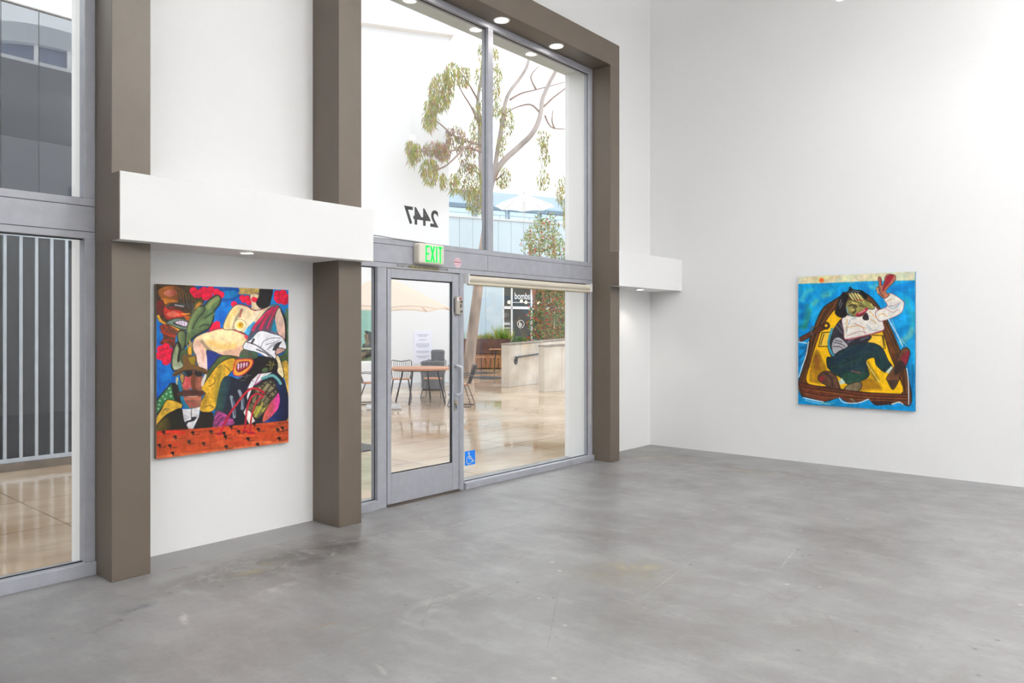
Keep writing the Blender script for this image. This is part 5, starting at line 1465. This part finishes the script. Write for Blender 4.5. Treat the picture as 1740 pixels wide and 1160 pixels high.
# ---- concrete ramp walls and handrail
M_cast = mat('stained_concrete', lin((228, 220, 210)), .8, noise=.35, nscale=1.4, col2=lin((188, 176, 160)), bump=.2, bscale=15)
def cast_wall(p0, p1, h0, h1, th, label):
    a_ = Vector(p0); b2 = Vector(p1)
    L_ = (b2 - a_).length
    rz = math.atan2(b2.y - a_.y, b2.x - a_.x)
    t = tag(empty('concrete_wall', (a_.x, a_.y, -.012), rz), label, 'wall')
    n = 3
    for k in range(n):
        x0, x1 = L_ * k / n + (.004 if k else 0), L_ * (k + 1) / n
        MB().prism([(x0, 0), (x1, 0), (x1, h0 + (h1 - h0) * x1 / L_ - .05), (x0, h0 + (h1 - h0) * x0 / L_ - .05)], 0, th).build('wall_section', M_cast, t, bevel=.008)
    MB().prism([(0, h0 - .05), (L_, h1 - .05), (L_, h1), (0, h0)], -.015, th + .015).build('coping', mat('dark_stained_coping', lin((150, 140, 130)), .8, noise=.4, nscale=3), t, bevel=.006)
    return t
ca_ = cast_wall(gp(865, 20.4), gp(990, 24.5), 1.2, 1.33, .25, 'long low concrete wall carrying a dark handrail')
cb_ = cast_wall(gp(924.8, 18.8), gp(1010, 20.0), 1.19, 1.24, .22, 'nearer low concrete wall overlapping the handrail')
hr = tag(empty('handrail', ca_.location, ca_.rotation_euler.z), 'dark steel handrail fixed along the low concrete wall', 'handrail')
MB().tube([(.20, -.09, .82), (.5, -.09, .83), (2.6, -.09, .92)], .026, 10).build('rail', M_bin, hr)
for xx in (.34, 1.9):
    MB().tube([(xx, 0, .72 + .02 * xx), (xx, -.05, .72 + .02 * xx), (xx, -.09, .81 + .04 * xx)], .014, 8).build('bracket', M_bin, hr)
MB().tube([(.36, -.015, .70), (.36, 0, .70)], .09, 16).build('rosette', M_bin, hr)

# ---- rust planter with grasses, hedge and café furniture before it
pl = tag(empty('rust_planter', gp(772, 30.2), HEAD), 'long rust brown steel planter filled with grasses', 'planter')
M_rust = mat('rusted_steel', lin((104, 74, 66)), .7, noise=.35, nscale=2.5)
M_plank = mat('orange_planks', lin((168, 116, 80)), .6, noise=.3, nscale=3, stretch=(4, 1, 1))
LP = (868 - 772) / F * 30.2
for k in range(3):
    MB().box(k * LP / 3 + .01, (k + 1) * LP / 3 - .01, 0, .05, .60, 1.22).build('steel_panel', M_rust, pl)
for k in range(9):
    MB().box(k * LP / 9 + .006, (k + 1) * LP / 9 - .006, -.02, .05, .04, .58).build('base_plank', M_plank, pl)
MB().box(0, LP, .05, .9, 0, 1.10).build('soil_box', mat('dark_soil', lin((60, 48, 40)), .9), pl)
def leafset(name, m, parent, items, kind='stuff'):
    """items: (pos, dir, length, width, material index)"""
    vs = []; fs = []; mi = []
    for (p, d, L_, w_, q) in items:
        p = Vector(p); d = Vector(d).normalized()
        s_ = d.cross(Vector((random.uniform(-1, 1), random.uniform(-1, 1), random.uniform(-.3, .3))))
        if s_.length < .01: s_ = Vector((1, 0, 0))
        s_.normalize(); s_ *= w_ / 2
        o_ = len(vs)
        vs += [p, p + d * L_ * .45 + s_, p + d * L_, p + d * L_ * .45 - s_]
        fs.append((o_, o_ + 1, o_ + 2, o_ + 3)); mi.append(q)
    me = bpy.data.meshes.new(name)
    me.from_pydata([tuple(v) for v in vs], [], fs)
    for q in m: me.materials.append(q)
    me.polygons.foreach_set('material_index', mi)
    o = bpy.data.objects.new(name, me); C.objects.link(o)
    if parent: o.parent = parent
    if kind: o['kind'] = kind
    return o
def leafm(name, c): return mat(name, lin(tuple(min(255, v * 0.95) for v in c)), .6, spec=.2)
Lg = [leafm('bright_grass', (150, 186, 70)), leafm('straw_grass', (206, 186, 104)), leafm('green_grass', (112, 160, 66))]
def grass(px, d, h, n, wts, label):
    t = tag(empty('ornamental_grass', gp(px, d, 1.08)), label, 'grass', 'grass clumps in the planter')
    it = []
    for k in range(n):
        a_ = random.uniform(0, 6.283); sp = random.uniform(.05, .75)
        it.append(((random.uniform(-.18, .18), random.uniform(-.15, .15), 0), (math.cos(a_) * sp, math.sin(a_) * sp, 1), h * random.uniform(.5, 1.1), .022, random.choices((0, 1, 2), wts)[0]))
    leafset('blades', Lg, t, it)
for (px, h, wts, lb) in ((779, .55, (3, 1, 3), 'green grass clump at the left end of the rust planter'), (815, .36, (1, 4, 0), 'straw coloured grass clump right of the tree trunk'),
                         (831, .45, (2, 3, 1), 'yellowish grass clump in the middle of the rust planter'), (850, .75, (4, 1, 3), 'tallest bright green grass clump in the rust planter'),
                         (861, .60, (3, 2, 2), 'bright grass clump at the right end of the rust planter')):
    grass(px, 30.6, h, 170, wts, lb)
hd = tag(empty('round_hedge', gp(883, 29.5, 0)), 'small rounded green hedge beside the rust planter', 'shrub')
it = []
for k in range(1300):
    v = Vector((random.gauss(0, 1), random.gauss(0, 1), random.gauss(0, 1))).normalized() * random.uniform(.7, 1)
    it.append(((v.x * .36, v.y * .36, .95 + v.z * .32), (v.x, v.y, v.z + .4), .075, .05, random.choice((0, 1, 1, 2))))
leafset('foliage', [leafm('pale_leaf', (150, 178, 124)), leafm('mid_leaf', (104, 140, 86)), leafm('deep_leaf', (76, 108, 66))], hd, it)
MB().tube([(0, 0, -.012), (0, 0, .8)], .05, 8).build('stem', M_rust, hd)
round_table(gp(850, 28.2), .42, .86, 'small round teak table in front of the rust planter', HEAD, 4)
for px, lb in ((818, 'teak topped wire stool in front of the rust planter, nearer the trunk'), (840, 'teak topped wire stool beside the small round table')):
    t = tag(empty('wire_stool', gp(px, 28.8)), lb, 'stool', 'stools by the planter')
    MB().lathe([(.19, .50), (.20, .52), (.19, .535)], n=20).build('seat', M_wood, t)
    for k in range(4):
        a_ = math.pi / 4 + k * math.pi / 2
        MB().tube([(.13 * math.cos(a_), .13 * math.sin(a_), .50), (.2 * math.cos(a_), .2 * math.sin(a_), 0)], .012, 6).build('leg', M_wire, t)

# ---- tree grates and the dark mat
M_grate = mat('dark_iron_grate', lin((72, 68, 70)), .5, noise=.2)
def grate(loc, rz, w_, l_, label):
    t = tag(empty('tree_grate', loc, rz), label, 'grate', 'iron grates by the trunk')
    n = 10
    for k in range(n):
        MB().box(-w_ / 2 + k * w_ / n, -w_ / 2 + (k + .72) * w_ / n, -l_ / 2, l_ / 2, 0, .012).build('slat', M_grate, t)
    MB().box(-w_ / 2, w_ / 2, -l_ / 2, l_ / 2, -.0005, .004).build('tray', M_black, t)
grate(gp(829, 24.6), 0.0, 1.1, 1.2, 'dark iron grate on the paving right of the trunk foot')
grate(gp(812, 27.4), 0.0, 1.2, 1.2, 'dark iron grate on the paving further behind the trunk')
q = G(622, 759)
dm = tag(empty('drain_cover', (q.x - .1, q.y + .05, -.012)), 'dark square drain cover on the paving beyond the sidelight', 'drain')
MB().box(-.3, .3, -.3, .3, 0, .008).build('frame', M_grate, dm)
for k in range(8):
    MB().box(-.27 + k * .068, -.225 + k * .068, -.27, .27, .008, .014).build('slat', mat('drain_slat', lin((96, 94, 96)), .5), dm)

# ---- eucalyptus tree
tree = tag(empty('eucalyptus_tree', gp(797, 24.6)), 'tall leaning eucalyptus with pale bark and drooping leaves', 'tree')
T0 = tree.location.copy()
M_bark = mat('pale_bark', lin((204, 180, 164)), .8, noise=.35, nscale=3.2, col2=lin((122, 108, 98)), stretch=(1, 1, .22), bump=.2, bscale=10)
M_bark2 = mat('pale_upper_bark', lin((176, 164, 160)), .8, noise=.25, nscale=3, stretch=(1, 1, .3))
def td(px, py):
    if py > 360: return 24.6
    return 24.6 - 4.9 * min(1, max(0, (812 - px) / 45))
def limb(name, pts, rpx, m=M_bark2):
    p3 = [Vector(v) for v in Canvas.spline(np.array([list(P(x, y, td(x, y)) - T0) for x, y in pts]), False, 4)]
    n = len(p3)
    r0, r1 = rpx
    rs = [(r0 + (r1 - r0) * i / (n - 1)) * 24.6 / F for i in range(n)]
    return MB().tube(p3, rs, 9).build(name, m, tree, smooth=True)
limb('trunk', [(795, 642), (798, 610), (803, 565), (810, 510), (817, 455), (823, 410), (828, 375)], (10.5, 6.8), M_bark)
limb('branch', [(826, 392), (821, 350), (818, 300), (816, 250), (815, 210), (812, 170), (818, 130), (822, 80), (826, 40)], (5.2, 1.6))
limb('branch', [(827, 392), (831, 335), (838, 302), (855, 274), (880, 251), (905, 226), (918, 197), (922, 168), (933, 142), (948, 112), (955, 80)], (6.4, 2.6))
limb('branch', [(839, 300), (846, 252), (853, 212), (858, 178), (866, 156), (884, 132), (897, 108), (902, 70)], (4.2, 2.2))
for q in ([(918, 192), (903, 178), (884, 180), (866, 188), (852, 200)], [(921, 184), (940, 166), (965, 146), (985, 120)], [(866, 170), (885, 159), (912, 152), (962, 139)], [(926, 196), (932, 210), (942, 218), (965, 219)], [(942, 218), (938, 204), (940, 186)],
          [(815, 246), (795, 240), (772, 231), (752, 214), (735, 200)], [(815, 214), (802, 184), (786, 158), (775, 135)], [(817, 258), (790, 250), (762, 258), (735, 256), (705, 258)], [(812, 170), (795, 140), (780, 120)], [(819, 300), (805, 290), (790, 300)],
          [(911, 152), (902, 130), (916, 112)], [(836, 310), (850, 300), (858, 290)], [(790, 250), (760, 280), (735, 290)]):
    limb('twig', q, (2.0, .7), mat('twig_bark', lin((150, 128, 120)), .8))
cl_ = [(750, 157, 22, 32), (768, 127, 15, 22), (788, 130, 12, 20), (730, 206, 12, 18), (697, 253, 9, 15), (709, 259, 10, 15), (730, 291, 16, 22), (738, 253, 20, 13), (753, 259, 14, 15), (774, 233, 18, 20),
       (794, 262, 18, 28), (815, 224, 18, 30), (818, 189, 14, 20), (818, 133, 11, 22), (820, 92, 8, 20), (844, 136, 9, 30), (842, 92, 5, 12), (844, 183, 9, 18), (861, 206, 13, 24), (853, 248, 9, 18), (797, 309, 25, 32),
       (806, 341, 13, 26), (771, 312, 9, 18), (753, 309, 5, 14), (855, 303, 13, 20), (923, 236, 11, 16), (926, 265, 9, 20), (923, 306, 11, 18), (955, 324, 11, 24), (960, 368, 4, 24), (733, 186, 12, 20), (700, 270, 6, 14), (830, 20, 20, 30), (800, 30, 18, 20)]
Lt = [leafm('yellow_green_leaf', (184, 176, 84)), leafm('olive_leaf', (150, 150, 84)), leafm('rusty_leaf', (178, 130, 96)), leafm('green_leaf', (130, 152, 86)), leafm('mauve_seed', (150, 124, 122))]
it = []
for (px, py, rx, ry) in cl_:
    n = int(rx * ry * 1.05) + 25
    for k in range(n):
        r_ = math.sqrt(random.random()); a_ = random.uniform(0, 6.283)
        x = px + rx * r_ * math.cos(a_); y = py + ry * r_ * math.sin(a_) - 4
        d = td(px, py) + random.uniform(-.5, .5)
        p = P(x, y, d) - T0
        wts = (5, 4, 2, 3, 1) if y > 230 else (4, 4, 2, 3, 1)
        if (735 < px < 800 and 225 < py < 275): wts = (1, 2, 4, 1, 5)
        it.append((p, (random.uniform(-.5, .5), random.uniform(-.5, .5), random.uniform(-1.3, -.5)), random.uniform(.12, .26), random.uniform(.018, .03), random.choices(range(5), wts)[0]))
leafset('foliage', Lt, tree, it)

# ---- flowering shrub behind the concrete walls
sh = tag(empty('flowering_shrub', gp(926, 25.6)), 'tall bushy shrub dotted with orange red flowers behind the concrete walls', 'shrub')
S_0 = sh.location.copy()
DS = 25.6
def sp3(px, py, dd=0): return P(px, py, DS + dd) - S_0
st2 = MB()
for q in ([(926, 636), (927, 580), (925, 530), (920, 470), (915, 410)], [(926, 600), (936, 540), (945, 470), (940, 400)], [(925, 570), (910, 520), (903, 460), (900, 415)]):
    st2.tube([sp3(x, y) for x, y in q], [.09, .075, .06, .045, .02][:len(q)], 7)
st2.build('stems', mat('reddish_bark', lin((172, 128, 108)), .8, noise=.2), sh, smooth=True)
it = []; fl = []
for (px, py, rx, ry, n) in ((918, 405, 26, 30, 520), (905, 418, 20, 22, 260), (938, 415, 20, 24, 300), (948, 430, 18, 22, 240), (918, 380, 10, 16, 110), (935, 378, 8, 18, 90), (945, 390, 6, 14, 50), (935, 525, 27, 60, 1900), (910, 546, 14, 28, 420), (945, 520, 22, 70, 900), (930, 580, 34, 22, 500), (968, 480, 16, 90, 500)):
    for k in range(n):
        r_ = math.sqrt(random.random()); a_ = random.uniform(0, 6.283)
        x = px + rx * r_ * math.cos(a_); y = py + ry * r_ * math.sin(a_)
        p = sp3(x, y, random.uniform(-.7, .7))
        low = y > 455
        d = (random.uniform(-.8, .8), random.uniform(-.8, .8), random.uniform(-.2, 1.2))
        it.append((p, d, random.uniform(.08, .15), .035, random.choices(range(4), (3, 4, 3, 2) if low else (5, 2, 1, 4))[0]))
        if random.random() < (.17 if low else .07):
            fl.append((p + Vector((random.uniform(-.1, .1), random.uniform(-.1, .1), .05)), d, .09, .07, random.choice((0, 0, 1))))
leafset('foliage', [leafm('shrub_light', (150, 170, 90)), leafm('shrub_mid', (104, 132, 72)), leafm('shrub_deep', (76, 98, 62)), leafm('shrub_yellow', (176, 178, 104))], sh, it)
leafset('blossoms', [leafm('orange_red_bloom', (214, 92, 66)), leafm('pink_bloom', (206, 100, 96))], sh, fl)
